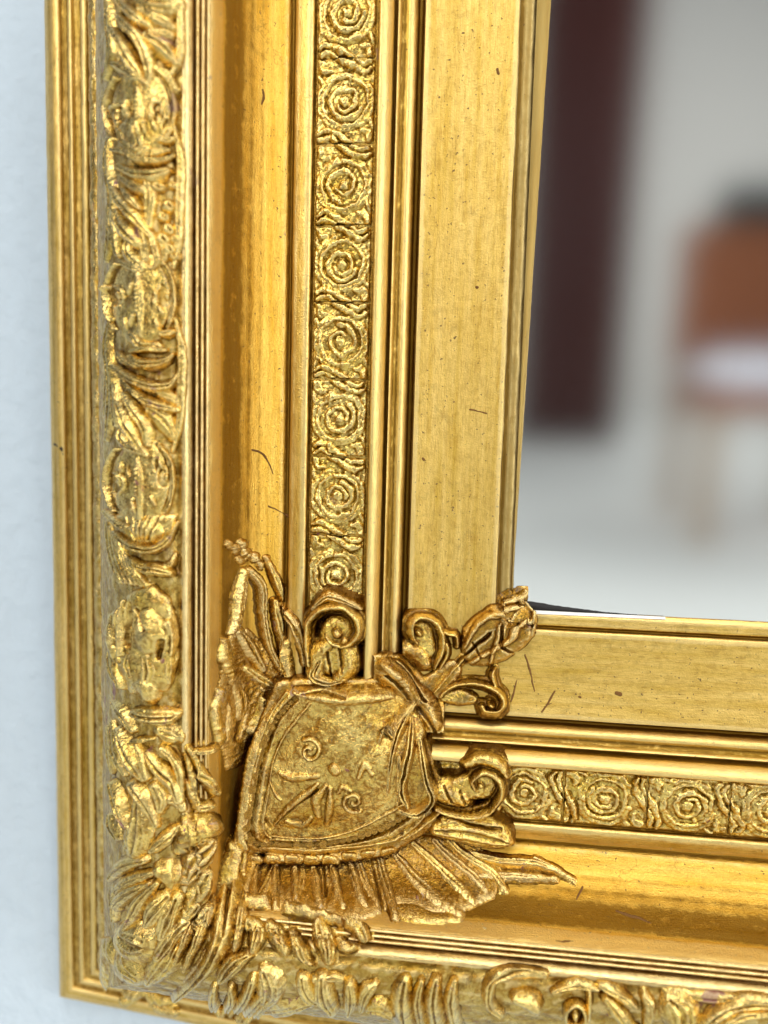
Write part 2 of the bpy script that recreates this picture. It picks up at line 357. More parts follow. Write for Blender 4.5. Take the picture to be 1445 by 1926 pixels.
# ------------------------------------------------------------------ carved and cast ornament
def cr(pts, n=5):
    p = np.array(pts, float)
    if len(p) == 2: 
        t = np.linspace(0, 1, 4)[:, None]; return p[0] * (1 - t) + p[1] * t
    out = []
    for i in range(len(p) - 1):
        p0 = p[max(i - 1, 0)]; p1 = p[i]; p2 = p[i + 1]; p3 = p[min(i + 2, len(p) - 1)]
        t = np.linspace(0, 1, n, endpoint=False)[:, None]
        out.append(0.5 * ((2 * p1) + (-p0 + p2) * t + (2 * p0 - 5 * p1 + 4 * p2 - p3) * t ** 2 + (-p0 + 3 * p1 - 3 * p2 + p3) * t ** 3))
    out.append(p[-1:]); return np.concatenate(out)
def seg_field(X, Y, pts):
    """nearest distance to a tapering polyline, the radius there and how far along it is"""
    best = np.full(X.shape, 1e9); R = np.full(X.shape, 1e-3); A = np.zeros(X.shape); D = np.full(X.shape, 1e9)
    n = len(pts) - 1
    for i in range(n):
        x0, y0, r0 = pts[i]; x1, y1, r1 = pts[i + 1]
        dx, dy = x1 - x0, y1 - y0; L = dx * dx + dy * dy + 1e-9
        t = np.clip(((X - x0) * dx + (Y - y0) * dy) / L, 0, 1)
        d = np.hypot(X - x0 - t * dx, Y - y0 - t * dy); r = np.maximum(r0 + t * (r1 - r0), 0.3)
        k = d - r; m = k < best
        best = np.where(m, k, best); R = np.where(m, r, R); D = np.where(m, d, D); A = np.where(m, (i + t) / n, A)
    return D, R, A
def poly_field(X, Y, pts):
    p = np.array(pts, float)[:, :2]; q = np.roll(p, -1, 0)
    ins = np.zeros(X.shape, bool); D = np.full(X.shape, 1e9)
    for (x0, y0), (x1, y1) in zip(p, q):
        c = ((y0 > Y) != (y1 > Y)) & (X < (x1 - x0) * (Y - y0) / (y1 - y0 + 1e-9) + x0); ins ^= c
        dx, dy = x1 - x0, y1 - y0; t = np.clip(((X - x0) * dx + (Y - y0) * dy) / (dx * dx + dy * dy + 1e-9), 0, 1)
        D = np.minimum(D, np.hypot(X - x0 - t * dx, Y - y0 - t * dy))
    return ins, D
def field(X, Y, ops):
    h = np.full(X.shape, -3.0)
    for op in ops:
        kind, pts, H = op[0], op[1], op[2]; par = op[3] if len(op) > 3 else None
        if kind == 'poly':
            e = par or 8.0; ins, D = poly_field(X, Y, pts)
            f = np.where(ins, H * np.sqrt(1 - (1 - np.clip(D / e, 0, 1)) ** 2), -D * 0.14); h = np.maximum(h, f); continue
        p = cr(pts); D, R, A = seg_field(X, Y, p); t = D / R; rm = p[:, 2].max()
        if kind == 'cut':
            h = h - H * np.clip(1 - t * t, 0, 1) * (R / rm) ** .3; continue
        Ht = H * (R / rm) ** 0.6
        if kind == 'add':
            h = h + np.where(h > -1, Ht * np.clip(1 - t * t, 0, 1) ** .8, 0); continue
        if kind == 'dome': t = t / 1.28; f = Ht * (1 - t * t) * (1.15 - .15 * t * t); f = np.where(t > 1, -(t - 1) * R * .10, f); h = np.maximum(h, f); continue
        elif kind == 'ridge': f = Ht * np.clip(1 - t, 0, 1) ** 0.8
        elif kind == 'flat': f = Ht * np.clip(1 - t ** 5, 0, 1)
        f = np.where(t > 1, -(D - R) * 0.14, f)
        h = np.maximum(h, f)
    return h
def base_at(u, v, mode):
    q = np.maximum(-u, -v) * 1000
    Wt, Nt = (BS, BN) if mode == 'B' else (CWI, CN)
    w = np.interp(q, BQ, Wt) / 1000; g = np.interp(q, BQ, Nt)
    side = (-u > -v)
    gu = np.where(side, -g, 0); gv = np.where(side, 0, -g)    # dw/du, dw/dv
    l = np.sqrt(1 + g * g)
    return w, -gu / l, -gv / l, 1 / l, q / 1000
PIECES = 0
def piece(name, ops, parent, mat, mode='B', step=0.22, nz=0.10, lift=0.0, label=None, seed=None):
    global PIECES; PIECES += 1; sd = PIECES if seed is None else seed
    xs = []; ys = []
    for op in ops:
        if op[0] in ('cut', 'add'): continue
        a = np.array(op[1], float); r = a[:, 2] if a.shape[1] > 2 else 2
        xs += [(a[:, 0] - r).min(), (a[:, 0] + r).max()]; ys += [(a[:, 1] - r).min(), (a[:, 1] + r).max()]
    x0, x1, y0, y1 = min(xs) - 4, max(xs) + 4, min(ys) - 4, max(ys) + 4
    # bounding box on the moulding: follow rays down to the surface
    us = []; vs = []
    for x in np.linspace(x0, x1, 4):
        for y in np.linspace(y0, y1, 4):
            w = 0.01
            for k in range(30):
                P = unproj(x, y, w); q = max(-P[0], -P[1]) * 1000
                w = 0.5 * w + 0.5 * np.interp(q, BQ, BS if mode == 'B' else CWI) / 1000
            us.append(P[0]); vs.append(P[1])
    m = 0.004
    U = np.arange(min(us) - m, max(us) + m, step / 1000); Vv = np.arange(min(vs) - m, max(vs) + m, step / 1000)
    u, v = np.meshgrid(U, Vv)
    w, nu, nv, nw, q = base_at(u, v, mode)
    X, Y = proj(np.stack([u, warp(u, v, q, w), w], -1))
    sel = (X > x0 - 2) & (X < x1 + 2) & (Y > y0 - 2) & (Y < y1 + 2)
    h = np.full(u.shape, -3.0)
    if not sel.any(): return None
    # wobble the drawing a little so that nothing is ruled
    wx = 1.6 * fbm(u * 1000 / 1.8, v * 1000 / 1.8, 70); wy = 1.6 * fbm(u * 1000 / 1.8, v * 1000 / 1.8, 71)
    h[sel] = field(X[sel] + wx[sel], Y[sel] + wy[sel], ops)
    nn = nz * (fbm(u * 1000 / 1.3, v * 1000 / 1.3, sd) + 0.8 * fbm(u * 1000 / .55, v * 1000 / .55, sd + 5, 2))
    h = h + nn * np.clip((h + .5) / .5, 0, 1) + lift
    hm = np.maximum(h, -0.9) / 1000
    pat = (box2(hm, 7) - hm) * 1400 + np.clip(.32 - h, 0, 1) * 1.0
    P = np.stack([u + nu * hm, v + nv * hm, w + nw * hm], -1)
    if mode == 'C':                      # the foot of the casting runs down onto the mouldings
        wb, bu, bv_, bw_, _ = base_at(u, v, 'B')
        PB = np.stack([u, v, wb - 0.0006], -1); kk = np.clip(-h / 1.0, 0, 1)[..., None]; kk = kk * kk * (3 - 2 * kk)
        P = P * (1 - kk) + PB * kk
    P[..., 1] = warp(P[..., 0], P[..., 1], q, w)
    good = h > (-0.35 if mode == 'B' else -1.2)
    if good.any():
        ii, jj = np.nonzero(good); a0, a1, b0, b1 = ii.min(), ii.max() + 1, jj.min(), jj.max() + 1
        gg = good[a0:a1, b0:b1]; hh = np.where(gg, h[a0:a1, b0:b1], -9); m = np.zeros_like(gg); m[np.unravel_index(hh.argmax(), hh.shape)] = True
        for _ in range(600):
            n_ = m.copy(); n_[1:] |= m[:-1]; n_[:-1] |= m[1:]; n_[:, 1:] |= m[:, :-1]; n_[:, :-1] |= m[:, 1:]; n_ &= gg
            if (n_ == m).all(): break
            m = n_
        if m.sum() > .3 * gg.sum(): good = np.zeros_like(good); good[a0:a1, b0:b1] = m
    Fc = grid_faces(*u.shape); g = good.ravel(); keep = g[Fc].any(1); Fc = Fc[keep]
    if len(Fc) == 0: return None
    idx, inv = np.unique(Fc.ravel(), return_inverse=True)
    o = mesh_from(name, L3(P).reshape(-1, 3)[idx], inv.reshape(-1, 4), mat, parent)
    set_patina(o, pat.ravel()[idx])
    if label: o['label'] = label
    return o
def K(x0, y0, s, pts):
    return [((x0 + p[0] / s), (y0 + p[1] / s), p[2]) for p in pts]
def leaf(pts, H=1.6, vein=True, side=True):
    """a lobe with a channel up its middle and nicks along its edges"""
    p = cr(pts); ops = [('dome', pts, H)]
    if vein: ops.append(('cut', [(x, y, max(.9, r * .30)) for x, y, r in pts[:-1]] + [(pts[-1][0], pts[-1][1], .6)], H * .34))
    if side and max(q[2] for q in pts) > 8:
        for sg in (-.62, .62):
            pp = [(x, y, r) for x, y, r in p]; out = []
            for i in range(1, len(pp) - 1, 2):
                x, y, r = pp[i]; d = np.array(pp[i + 1][:2]) - np.array(pp[i - 1][:2]); d = d / (np.hypot(*d) + 1e-6)
                out.append((x - d[1] * r * sg, y + d[0] * r * sg, max(1.0, r * .17)))
            if len(out) > 2: ops.append(('cut', out, H * .16))
    return ops
def spiral(cx, cy, r0, r1, a0, turns, w0, w1, n=14):
    out = []
    for k in range(n):
        t = k / (n - 1); a = math.radians(a0) + turns * 2 * math.pi * t; r = r0 + (r1 - r0) * t
        out.append((cx + r * math.cos(a), cy + r * math.sin(a), w0 + (w1 - w0) * t))
    return out
LM = [o for o in ROOT.children if o.name.startswith('leaf_moulding')]
LS, LB = LM[0], LM[1]
def P_(name, parent, *groups, **k):
    ops = []
    for g in groups: ops += g if isinstance(g, list) else [g]
    if parent in (LS, LB):
        if name == 'leaf': ops = [(o[0], [(x, y, r * (1.35 if o[0] == 'dome' else 1.15)) for x, y, r in o[1]], o[2] * (.9 if o[0] == 'dome' else .8)) for o in ops]
    mt = k.pop('mat', M_orn if parent in (LS, LB) else M_mid)
    return piece(name, ops, parent, mt, **k)
D = lambda pts, H=1.6: ('dome', pts, H)
Rg = lambda pts, H=1.2: ('ridge', pts, H)
Ct = lambda pts, H=.8: ('cut', pts, H)
Ad = lambda pts, H=.8: ('add', pts, H)
Fl = lambda pts, H=1.2: ('flat', pts, H)
# ---- side leaf moulding: sprays of leaves between little two-eyed medallions
def s1(pts): return K(160, 0, 6.017, pts)
def s2(pts): return K(160, 320, 6.017, pts)
def s3(pts): return K(160, 640, 6.017, pts)
def s4(pts): return K(160, 960, 6.017, pts)
def s5(pts): return K(160, 1280, 6.017, pts)
def s6(pts): return K(160, 1560, 5.348, pts)
lf = 'leaf'
P_(lf, LS, leaf(s1([(330, -60, 5), (500, 110, 7), (620, 230, 9), (720, 300, 7)]), 2.6, side=False))
P_(lf, LS, leaf(s1([(600, -60, 10), (800, 60, 18), (1010, 80, 14)]), 2.4))
P_(lf, LS, leaf(s1([(650, 130, 6), (850, 240, 10), (1010, 330, 7)]), 2.0))
P_(lf, LS, leaf(s1([(410, 190, 4), (520, 310, 7), (640, 450, 9), (730, 640, 9), (760, 850, 6), (740, 1000, 3)]), 3.0, side=False))
P_(lf, LS, leaf(s1([(350, 340, 4), (470, 520, 8), (560, 700, 9), (650, 850, 7), (715, 965, 4)]), 3.2, side=False))
P_(lf, LS, leaf(s1([(730, 420, 7), (900, 570, 13), (1040, 745, 7)]), 2.8, side=False))
P_(lf, LS, leaf(s1([(770, 370, 7), (880, 395, 9), (990, 420, 7)]), 1.6))
P_(lf, LS, leaf(s1([(420, 620, 5), (480, 760, 8), (560, 900, 5)]), 1.6))
P_(lf, LS, leaf(s1([(820, 780, 5), (930, 860, 8), (1020, 1000, 5)]), 1.5))
def medallion(S, c, rx, ry, le, re, seed, ribs=True):
    """raised oval collar, two eye-like hollows with a bead in each, a beaded spine"""
    cx, cy = c
    ring = [(cx + rx * math.cos(a), cy + ry * math.sin(a), 4.2 + 1.4 * math.sin(3 * a + seed)) for a in np.linspace(0, 2 * math.pi, 15)]
    g = [('poly', [(cx + rx * math.cos(a), cy + ry * math.sin(a)) for a in np.linspace(0, 2 * math.pi, 24, endpoint=False)], 1.0, 40)]
    g += [Ad([(x, y, 3.6) for x, y, _ in ring if x < cx - rx * .45 or abs(y - cy) > ry * 2], 1.4)] if 0 else []
    L_r = [(cx + rx * math.cos(a), cy + ry * math.sin(a), 4.4 - 2.6 * abs(t - .5)) for t, a in zip(np.linspace(0, 1, 9), np.linspace(2.45, 3.95, 9))]
    R_r = [(cx + rx * math.cos(a), cy + ry * math.sin(a), 4.4 - 2.6 * abs(t - .5)) for t, a in zip(np.linspace(0, 1, 9), np.linspace(-.95, .7, 9))]
    g += [Ad(L_r, 1.9), Ad(R_r, 1.9), Ct([(x + 8, y, 3.5) for x, y, _ in L_r], .8), Ct([(x - 8, y, 3.5) for x, y, _ in R_r], .8)]
    rr_ = random.Random(seed * 11)
    g += [Ad([(cx - 2, cy - ry * .5, 4), (cx + 3, cy, 8), (cx + 2, cy + ry * .8, 5)], 1.0)]
    for (ex, ey), rr in ((le, 15), (re, 13)):
        g += [Ct([(ex - 3, ey - 10, rr * .6), (ex, ey + 8, rr * .9)], 1.6), Ad([(ex + 3, ey - 2, rr * .5), (ex + 5, ey + 5, rr * .36)], 1.5)]
    g += [Ad(spiral(le[0], le[1] + 4, 22, 14, 120 + seed * 50, .6, 4.2, 2), .9)]
    for k in range(7): g += [Ad([(cx - 3 + (k % 2), cy - 24 + k * 8, 3.0), (cx - 2, cy - 23 + k * 8, 2.8)], .7)]
    for k in range(11):
        a_ = rr_.uniform(0, 6.28); q_ = rr_.uniform(.3, .8); x_, y_ = cx + rx * q_ * math.cos(a_), cy + ry * q_ * math.sin(a_); b_ = rr_.uniform(-.6, .6) + 1.57
        g += [(Ad if k % 3 else Ct)([(x_, y_, 3), (x_ + 9 * math.cos(b_), y_ + 12 * math.sin(b_), rr_.uniform(3, 6)), (x_ + 14 * math.cos(b_), y_ + 20 * math.sin(b_), 2)], rr_.uniform(.6, 1.1))]
    return g
mps = [(s1, (268, 210), 64, 84, (233, 213), (300, 212), 1), (s2, (268, 562), 64, 90, (222, 556), (310, 560), 2), (s3, (267, 906), 63, 86, (223, 908), (309, 898), 3)]
for S, c, rx, ry, le, re, sd in mps:
    P_('medallion', LS, medallion(S, c, rx, ry, le, re, sd))
P_('scallop', LS, leaf(s1([(560, 1680, 6), (640, 1760, 14), (720, 1690, 8)]), 2.4), nz=.2)
P_('scallop', LS, leaf(s1([(840, 1600, 5), (940, 1610, 8), (1030, 1600, 6)]), 2.0))
P_('scallop', LS, leaf(s1([(340, 1700, 4), (520, 1740, 8), (640, 1820, 9), (850, 1840, 8), (1020, 1780, 4)]), 2.2))
P_(lf, LS, leaf(s2([(420, -30, 5), (600, 55, 9), (800, 85, 11), (940, 30, 7)]), 2.8, side=False))
P_(lf, LS, leaf(s2([(430, 70, 4), (560, 170, 8), (690, 240, 9)]), 2.4))
P_(lf, LS, leaf(s2([(740, 120, 8), (760, 300, 9), (740, 500, 7), (730, 720, 5)]), 2.0))
P_(lf, LS, leaf(s2([(470, 230, 3), (570, 340, 7), (650, 450, 4)]), 2.6, side=False))
P_(lf, LS, leaf(s2([(345, 190, 3), (430, 340, 7), (530, 450, 9), (640, 590, 9), (790, 770, 5)]), 3.0, side=False))
P_(lf, LS, leaf(s2([(390, 450, 3), (450, 600, 9), (540, 720, 12), (640, 850, 7)]), 3.2, side=False))
P_(lf, LS, leaf(s2([(780, 740, 5), (830, 930, 6), (840, 1060, 5), (790, 1130, 3)]), 2.2, side=False))
P_(lf, LS, leaf(s2([(335, 300, 3), (350, 600, 7), (395, 960, 4)]), 1.8, side=False))
P_(lf, LS, leaf(s2([(610, 600, 6), (680, 800, 8), (700, 1020, 6)]), 1.6))
for k, (x, y, r) in enumerate([(850, 200, 11), (1000, 180, 9), (960, 420, 13), (900, 540, 10), (960, 680, 12), (900, 790, 13), (1030, 790, 9), (970, 900, 13), (1020, 980, 9)]):
    P_('berry', LS, D(s2([(x - 20, y, r), (x + 20, y + 10, r * .9)]), 1.9), Ct(s2([(x - 10, y - 20, 3), (x + 20, y + 20, 3)]), .8), nz=.2)
P_(lf, LS, leaf(s2([(450, 1060, 4), (560, 1100, 7), (690, 1180, 4)]), 1.6))
P_('scallop', LS, leaf(s2([(880, 1860, 7), (960, 1850, 10), (1030, 1840, 5)]), 2.3, side=False))
P_('scallop', LS, leaf(s3([(560, 130, 4), (720, 105, 7), (930, 120, 4)]), 2.2, side=False))
P_('scallop', LS, leaf(s3([(560, 190, 5), (700, 270, 11), (880, 265, 10), (1010, 170, 4)]), 3.2))
P_('scallop', LS, leaf(s3([(400, 140, 4), (460, 220, 7), (600, 300, 5)]), 1.6))
P_('scallop', LS, leaf(s3([(370, 300, 5), (560, 430, 9), (760, 520, 11), (950, 520, 10), (1070, 390, 4)]), 3.0))
P_('scallop', LS, leaf(s3([(420, 390, 3), (640, 620, 8), (850, 740, 11), (1060, 790, 8)]), 2.8))
P_(lf, LS, leaf(s3([(480, 610, 4), (600, 800, 8), (710, 960, 9), (740, 1180, 5)]), 2.8, side=False))
P_(lf, LS, leaf(s3([(760, 790, 8), (900, 900, 14), (1000, 1080, 8)]), 2.2))
P_(lf, LS, leaf(s3([(420, 720, 5), (520, 920, 10), (610, 1090, 9), (720, 1300, 4)]), 3.2, side=False))
P_(lf, LS, leaf(s3([(440, 1010, 4), (455, 1110, 9), (520, 1200, 5)]), 2.0, side=False))
P_(lf, LS, leaf(s3([(335, 390, 3), (375, 680, 7), (380, 960, 4)]), 1.8, side=False))
P_(lf, LS, leaf(s3([(270, 300, 5), (280, 600, 6), (250, 860, 4)]), 1.2))
P_(lf, LS, leaf(s3([(880, 600, 8), (1000, 660, 9), (1080, 700, 5)]), 1.9))
for a in ([(208, 262, 3), (206, 310, 6), (216, 370, 7), (212, 440, 6), (204, 492, 3)], [(328, 240, 3), (340, 300, 6), (338, 380, 7), (336, 450, 6), (328, 505, 3)], [(212, 600, 3), (206, 650, 6), (214, 720, 7), (212, 780, 6), (204, 828, 3)],
          [(330, 600, 3), (342, 660, 6), (340, 740, 7), (338, 790, 6), (326, 850, 3)], [(206, -30, 3), (210, 40, 6), (214, 100, 6), (202, 150, 3)], [(338, -20, 3), (340, 60, 6), (338, 110, 6), (318, 150, 3)], [(252, 440, 4), (244, 470, 8), (262, 496, 9), (290, 506, 5)],
          [(250, 628, 5), (270, 650, 9), (300, 650, 6)], [(228, 250, 4), (244, 276, 8), (280, 290, 9), (318, 284, 4)], [(214, 120, 4), (232, 128, 8), (262, 150, 6)], [(296, 446, 4), (312, 466, 9), (306, 494, 5)], [(226, 820, 4), (244, 838, 9), (268, 850, 6)]):
    P_(lf, LS, leaf(a, 1.7, side=False))
# the big scallops below the third medallion
P_('scallop', LS, [('poly', [(208, 966), (335, 966), (330, 1000), (312, 1022), (288, 1030), (255, 1022), (225, 1000)], 1.2, 14)],
   D(s4([(600, 200, 14), (720, 230, 26), (840, 230, 18)]), 2.2), [Ct(s4([(500 + 90 * k, 40, 1.5), (600 + 40 * k, 330, 2.5)]), .7) for k in range(5)], nz=.2)
P_('scallop', LS, leaf(s4([(270, 10, 5), (420, 140, 8), (560, 200, 4)]), 2.2, side=False))
P_('scallop', LS, leaf(s4([(370, 240, 3), (500, 340, 6), (640, 410, 9), (800, 430, 9), (930, 350, 8), (1060, 130, 3)]), 3.4, side=False), nz=.15)
P_('scallop', LS, leaf(s4([(530, 540, 5), (680, 640, 10), (850, 660, 12), (980, 700, 8)]), 3.0), nz=.25)
P_('scallop', LS, leaf(s4([(930, 610, 5), (985, 590, 8), (1030, 480, 3)]), 2.4, side=False))
for k in range(6):
    P_(lf, LS, leaf(s4([(270 + 30 * k, 130 + 60 * k, 3), (330 + 50 * k, 480 + 40 * k, 6), (420 + 60 * k, 800 + 10 * k, 4)]), 1.5, side=False))
P_('seed_pod', LS, [('poly', [(250, 1112), (290, 1098), (322, 1125), (338, 1180), (338, 1230), (330, 1275), (318, 1300), (250, 1305), (228, 1260), (212, 1200), (216, 1150)], 2.0, 22)],
   Ad(s4([(760, 1180, 16), (800, 1380, 30), (780, 1500, 18)]), 1.8), Ad(s4([(330, 1180, 5), (330, 1400, 8), (380, 1750, 5)]), 1.5),
   Ad(s4([(505, 1010, 3), (485, 1300, 4.5), (500, 1600, 6)]), 1.6), Ct(s4([(420, 1050, 4), (410, 1400, 6), (450, 1700, 5)]), 1.3), Ct(s4([(570, 1050, 5), (560, 1350, 8), (560, 1500, 5)]), 1.5),
   Ct(s4([(640, 1100, 3), (760, 1320, 4)]), .9), Ct(s4([(900, 1450, 7), (860, 1650, 5)]), 1.3), Ad(s4([(960, 1250, 8), (1030, 1420, 9), (1000, 1600, 6)]), 1.2), nz=.2)
P_(lf, LS, leaf(s4([(560, 1620, 7), (540, 1740, 9), (600, 1890, 6)]), 2.6))
P_(lf, LS, leaf(s4([(740, 1640, 9), (760, 1800, 13), (740, 1990, 9)]), 3.0))
P_(lf, LS, leaf(s4([(970, 1600, 6), (960, 1780, 8), (960, 1930, 5)]), 2.4))
P_(lf, LS, leaf(s4([(330, 1600, 5), (370, 1780, 8), (450, 1980, 6)]), 2.4))
P_('seed_pod', LS, D(s5([(620, 40, 12), (730, 40, 20), (760, 150, 16)]), 2.6), Ct(s5([(560, 130, 3), (640, 180, 4)]), .8), nz=.2)
P_('collar', LS, leaf(s5([(600, 360, 10), (760, 390, 15), (960, 390, 14), (1050, 350, 8)]), 2.8), nz=.2)
P_('collar', LS, leaf(s5([(580, 665, 4), (680, 655, 6), (790, 650, 3)]), 2.2, side=False))
P_(lf, LS, leaf(s5([(330, 230, 4), (450, 380, 8), (560, 560, 5)]), 1.8))
P_(lf, LS, leaf(s5([(400, 540, 4), (500, 740, 10), (620, 940, 12), (700, 1090, 6)]), 3.2, side=False), nz=.15)
P_(lf, LS, leaf(s5([(620, 700, 3), (700, 880, 5), (740, 1080, 4)]), 2.8, side=False))
P_(lf, LS, leaf(s5([(720, 810, 4), (850, 980, 10), (990, 1130, 12), (1060, 1330, 8)]), 3.0, side=False))
P_(lf, LS, leaf(s5([(880, 750, 5), (1040, 920, 7), (1090, 1220, 5)]), 2.4, side=False))
P_(lf, LS, leaf(s5([(330, 450, 3), (380, 800, 7), (480, 1050, 4)]), 2.0, side=False))
P_(lf, LS, leaf(s5([(280, 520, 3), (300, 800, 5), (330, 1040, 3)]), 1.4))
P_(lf, LS, leaf(s5([(860, 560, 9), (960, 600, 13), (1060, 640, 8)]), 1.5), nz=.2)
P_(lf, LS, leaf(s5([(350, 1150, 5), (430, 1380, 8), (480, 1520, 8), (560, 1660, 5)]), 3.0, side=False))
P_(lf, LS, leaf(s5([(580, 1170, 8), (690, 1300, 11), (770, 1450, 8), (830, 1620, 5)]), 3.0, side=False))
P_(lf, LS, leaf(s5([(620, 1350, 7), (630, 1550, 13), (620, 1750, 18), (600, 1920, 12)]), 2.8), nz=.2)
P_(lf, LS, leaf(s5([(800, 1200, 9), (860, 1330, 12), (860, 1450, 7)]), 2.0))
P_(lf, LS, leaf(s5([(310, 1520, 4), (340, 1640, 7), (400, 1780, 4)]), 2.0, side=False))
P_(lf, LS, leaf(s5([(1080, 1630, 4), (950, 1750, 9), (800, 1890, 7)]), 2.8))
P_(lf, LS, leaf(s5([(980, 1330, 9), (1040, 1350, 9), (1100, 1440, 6)]), 2.0), nz=.2)
OM = [o for o in ROOT.children if o.name.startswith('outer_moulding')][0]
P_('nick', OM, Fl([(99, 836, 1.2), (110, 839, 3), (118, 848, 2.6), (122, 862, .9), (124, 890, .4)], .15), mat=M_gap_nick, nz=.3)
M_scr = simple('worn_scratch', (0.17, 0.075, 0.014), 0.9, 0.0001, 900)
def prt(n, i): return [o for o in ROOT.children if o.name.startswith(n)][i]
for par, a, H in (('frieze_panel', [(988, 1232, .8), (997, 1262, 1.4), (1006, 1300, .8)], 1), ('frieze_panel', [(1020, 1340, 1.6), (1034, 1318, 1.4), (1044, 1300, .6)], 1), ('frieze_panel', [(962, 1320, .8), (968, 1296, 1.3), (972, 1280, .6)], 1),
                  ('frieze_panel', [(884, 770, .5), (900, 774, .9), (916, 777, .5)], 0), 
                  ('cove', [(476, 846, .5), (492, 852, 1.0), (506, 872, .8), (514, 892, .5)], 0), ('cove', [(506, 952, .6), (526, 962, 1.0), (546, 975, .6)], 0), ('cove', [(1160, 1713, .8), (1184, 1722, 2.4), (1206, 1728, 1.4), (1224, 1736, .6)], 1),
                  ('cove', [(1046, 1770, 1.5), (1062, 1772, 3.6), (1078, 1770, 1.5)], 1), ('cove', [(1085, 1690, .8), (1092, 1676, 1.3), (1096, 1668, .6)], 1), ('frieze_panel', [(1160, 1304, 3.6), (1167, 1306, 4.2)], 1), ('frieze_panel', [(1090, 1310, 1.8), (1092, 1311, 2)], 1),
                  ('frieze_panel', [(795, 862, 2.6), (797, 864, 2.8)], 0), ('frieze_panel', [(896, 540, 1.8), (898, 541, 2)], 0), ('frieze_panel', [(936, 130, 2.4), (938, 138, 2.8)], 0), ('cove', [(494, 168, 1.4), (496, 184, 2.2), (493, 196, 1)], 0)):
    P_('pit' if len(a) == 2 else 'scratch', prt(par, H), Fl([(x, y, max(r * .7, .45)) for x, y, r in a], .06), mat=M_scr, nz=.05, step=.1, lift=.09)
# ---- the corner of the leaf moulding
P_(lf, LS, leaf(s6([(620, 290, 6), (420, 350, 10), (280, 490, 4)]), 2.8))
P_(lf, LS, leaf(s6([(700, 420, 5), (480, 500, 9), (360, 600, 6), (290, 760, 3)]), 2.6))
P_(lf, LS, leaf(s6([(660, 530, 5), (480, 620, 10), (350, 760, 7), (330, 900, 4)]), 3.0))
P_(lf, LS, leaf(s6([(740, 520, 5), (600, 680, 9), (520, 850, 8), (450, 980, 5)]), 3.2))
P_(lf, LS, leaf(s6([(840, 640, 7), (740, 760, 14), (660, 930, 8)]), 3.2))
P_(lf, LS, D(s6([(780, 400, 12), (860, 430, 16), (880, 520, 11)]), 2.8), nz=.16)
P_(lf, LS, leaf(s6([(420, 1060, 14), (530, 1120, 26), (640, 1140, 15)]), 3.0), nz=.16)
P_(lf, LS, leaf(s6([(930, 660, 8), (850, 850, 14), (790, 1040, 9)]), 3.2), nz=.15)
P_(lf, LS, leaf(s6([(1010, 900, 8), (860, 1080, 13), (760, 1250, 9)]), 3.0), nz=.15)
P_(lf, LS, leaf(s6([(960, 1060, 9), (860, 1250, 18), (740, 1400, 14), (640, 1500, 8)]), 2.4), nz=.15)
P_(lf, LS, leaf(s6([(380, 1250, 9), (420, 1380, 16), (540, 1480, 10)]), 1.6))
P_(lf, LS, leaf(s6([(195, 1100, 3), (205, 1350, 6), (215, 1580, 3)]), 1.8, side=False))
P_(lf, LS, leaf(s6([(240, 1100, 3), (270, 1220, 6), (310, 1340, 3)]), 1.8, side=False))
P_(lf, LS, leaf(s6([(600, 1540, 8), (500, 1620, 13), (400, 1720, 7)]), 2.2), nz=.2)
P_(lf, LS, leaf(s6([(640, 1600, 7), (760, 1740, 12), (900, 1820, 7)]), 2.2), nz=.2)
# ---- bottom leaf moulding
def b7(pts): return K(400, 1650, 4.25, pts)
def b8(pts): return K(700, 1720, 1.94, pts)
for a in ([(20, 860, 5), (10, 960, 7), (60, 1060, 4)], [(150, 860, 5), (160, 940, 7), (90, 1060, 4)], [(330, 790, 7), (270, 930, 8), (150, 1070, 4)], [(420, 900, 6), (300, 1020, 7), (190, 1120, 4)],
          [(470, 930, 5), (360, 1040, 6), (240, 1140, 4)]):
    P_(lf, LB, leaf(b7(a), 2.8, side=False))
P_(lf, LB, leaf(b7([(420, 740, 9), (470, 850, 18), (430, 960, 12)]), 2.8), nz=.2)
P_(lf, LB, leaf(b7([(690, 860, 5), (600, 920, 9), (480, 990, 6)]), 2.8))
P_(lf, LB, leaf(b7([(720, 780, 7), (760, 880, 12), (850, 960, 6)]), 2.8))
P_(lf, LB, leaf(b7([(880, 780, 9), (890, 900, 14), (960, 1020, 9)]), 3.2))
P_(lf, LB, leaf(b7([(1100, 830, 7), (1110, 930, 10), (1090, 1040, 6)]), 3.0))
P_(lf, LB, leaf(b7([(1040, 800, 4), (960, 780, 6), (820, 790, 5)]), 2.0))
P_(lf, LB, leaf(b7([(1300, 840, 6), (1230, 900, 10), (1190, 1020, 6)]), 2.6))
P_(lf, LB, leaf(b7([(1250, 1010, 6), (1340, 1000, 9), (1430, 1060, 6)]), 2.8))
P_(lf, LB, leaf(b7([(330, 1060, 6), (560, 1040, 9), (800, 980, 6)]), 1.8))
for x0, c in ((120, 14), (180, 8), (235, 12), (300, 9)):
    P_(lf, LB, leaf(b8([(x0, 235, c * .6), (x0 - 12, 300, c), (x0 + 8, 400, c)]), 2.8, side=False))
P_(lf, LB, leaf(b8([(470, 350, 5), (425, 300, 8), (440, 230, 9), (520, 205, 9), (630, 215, 6)]), 3.0, side=False))
P_('medallion', LB, D(b8([(520, 290, 10), (575, 300, 16), (600, 320, 12)]), 3.2), Ct(b8([(500, 250, 3), (480, 320, 4)]), 1))
P_('medallion', LB, D(spiral(1014, 1912, 15, 15, 180, .8, 5, 5), 2.4), D([(1014, 1912, 6), (1016, 1914, 5)], 1.6))
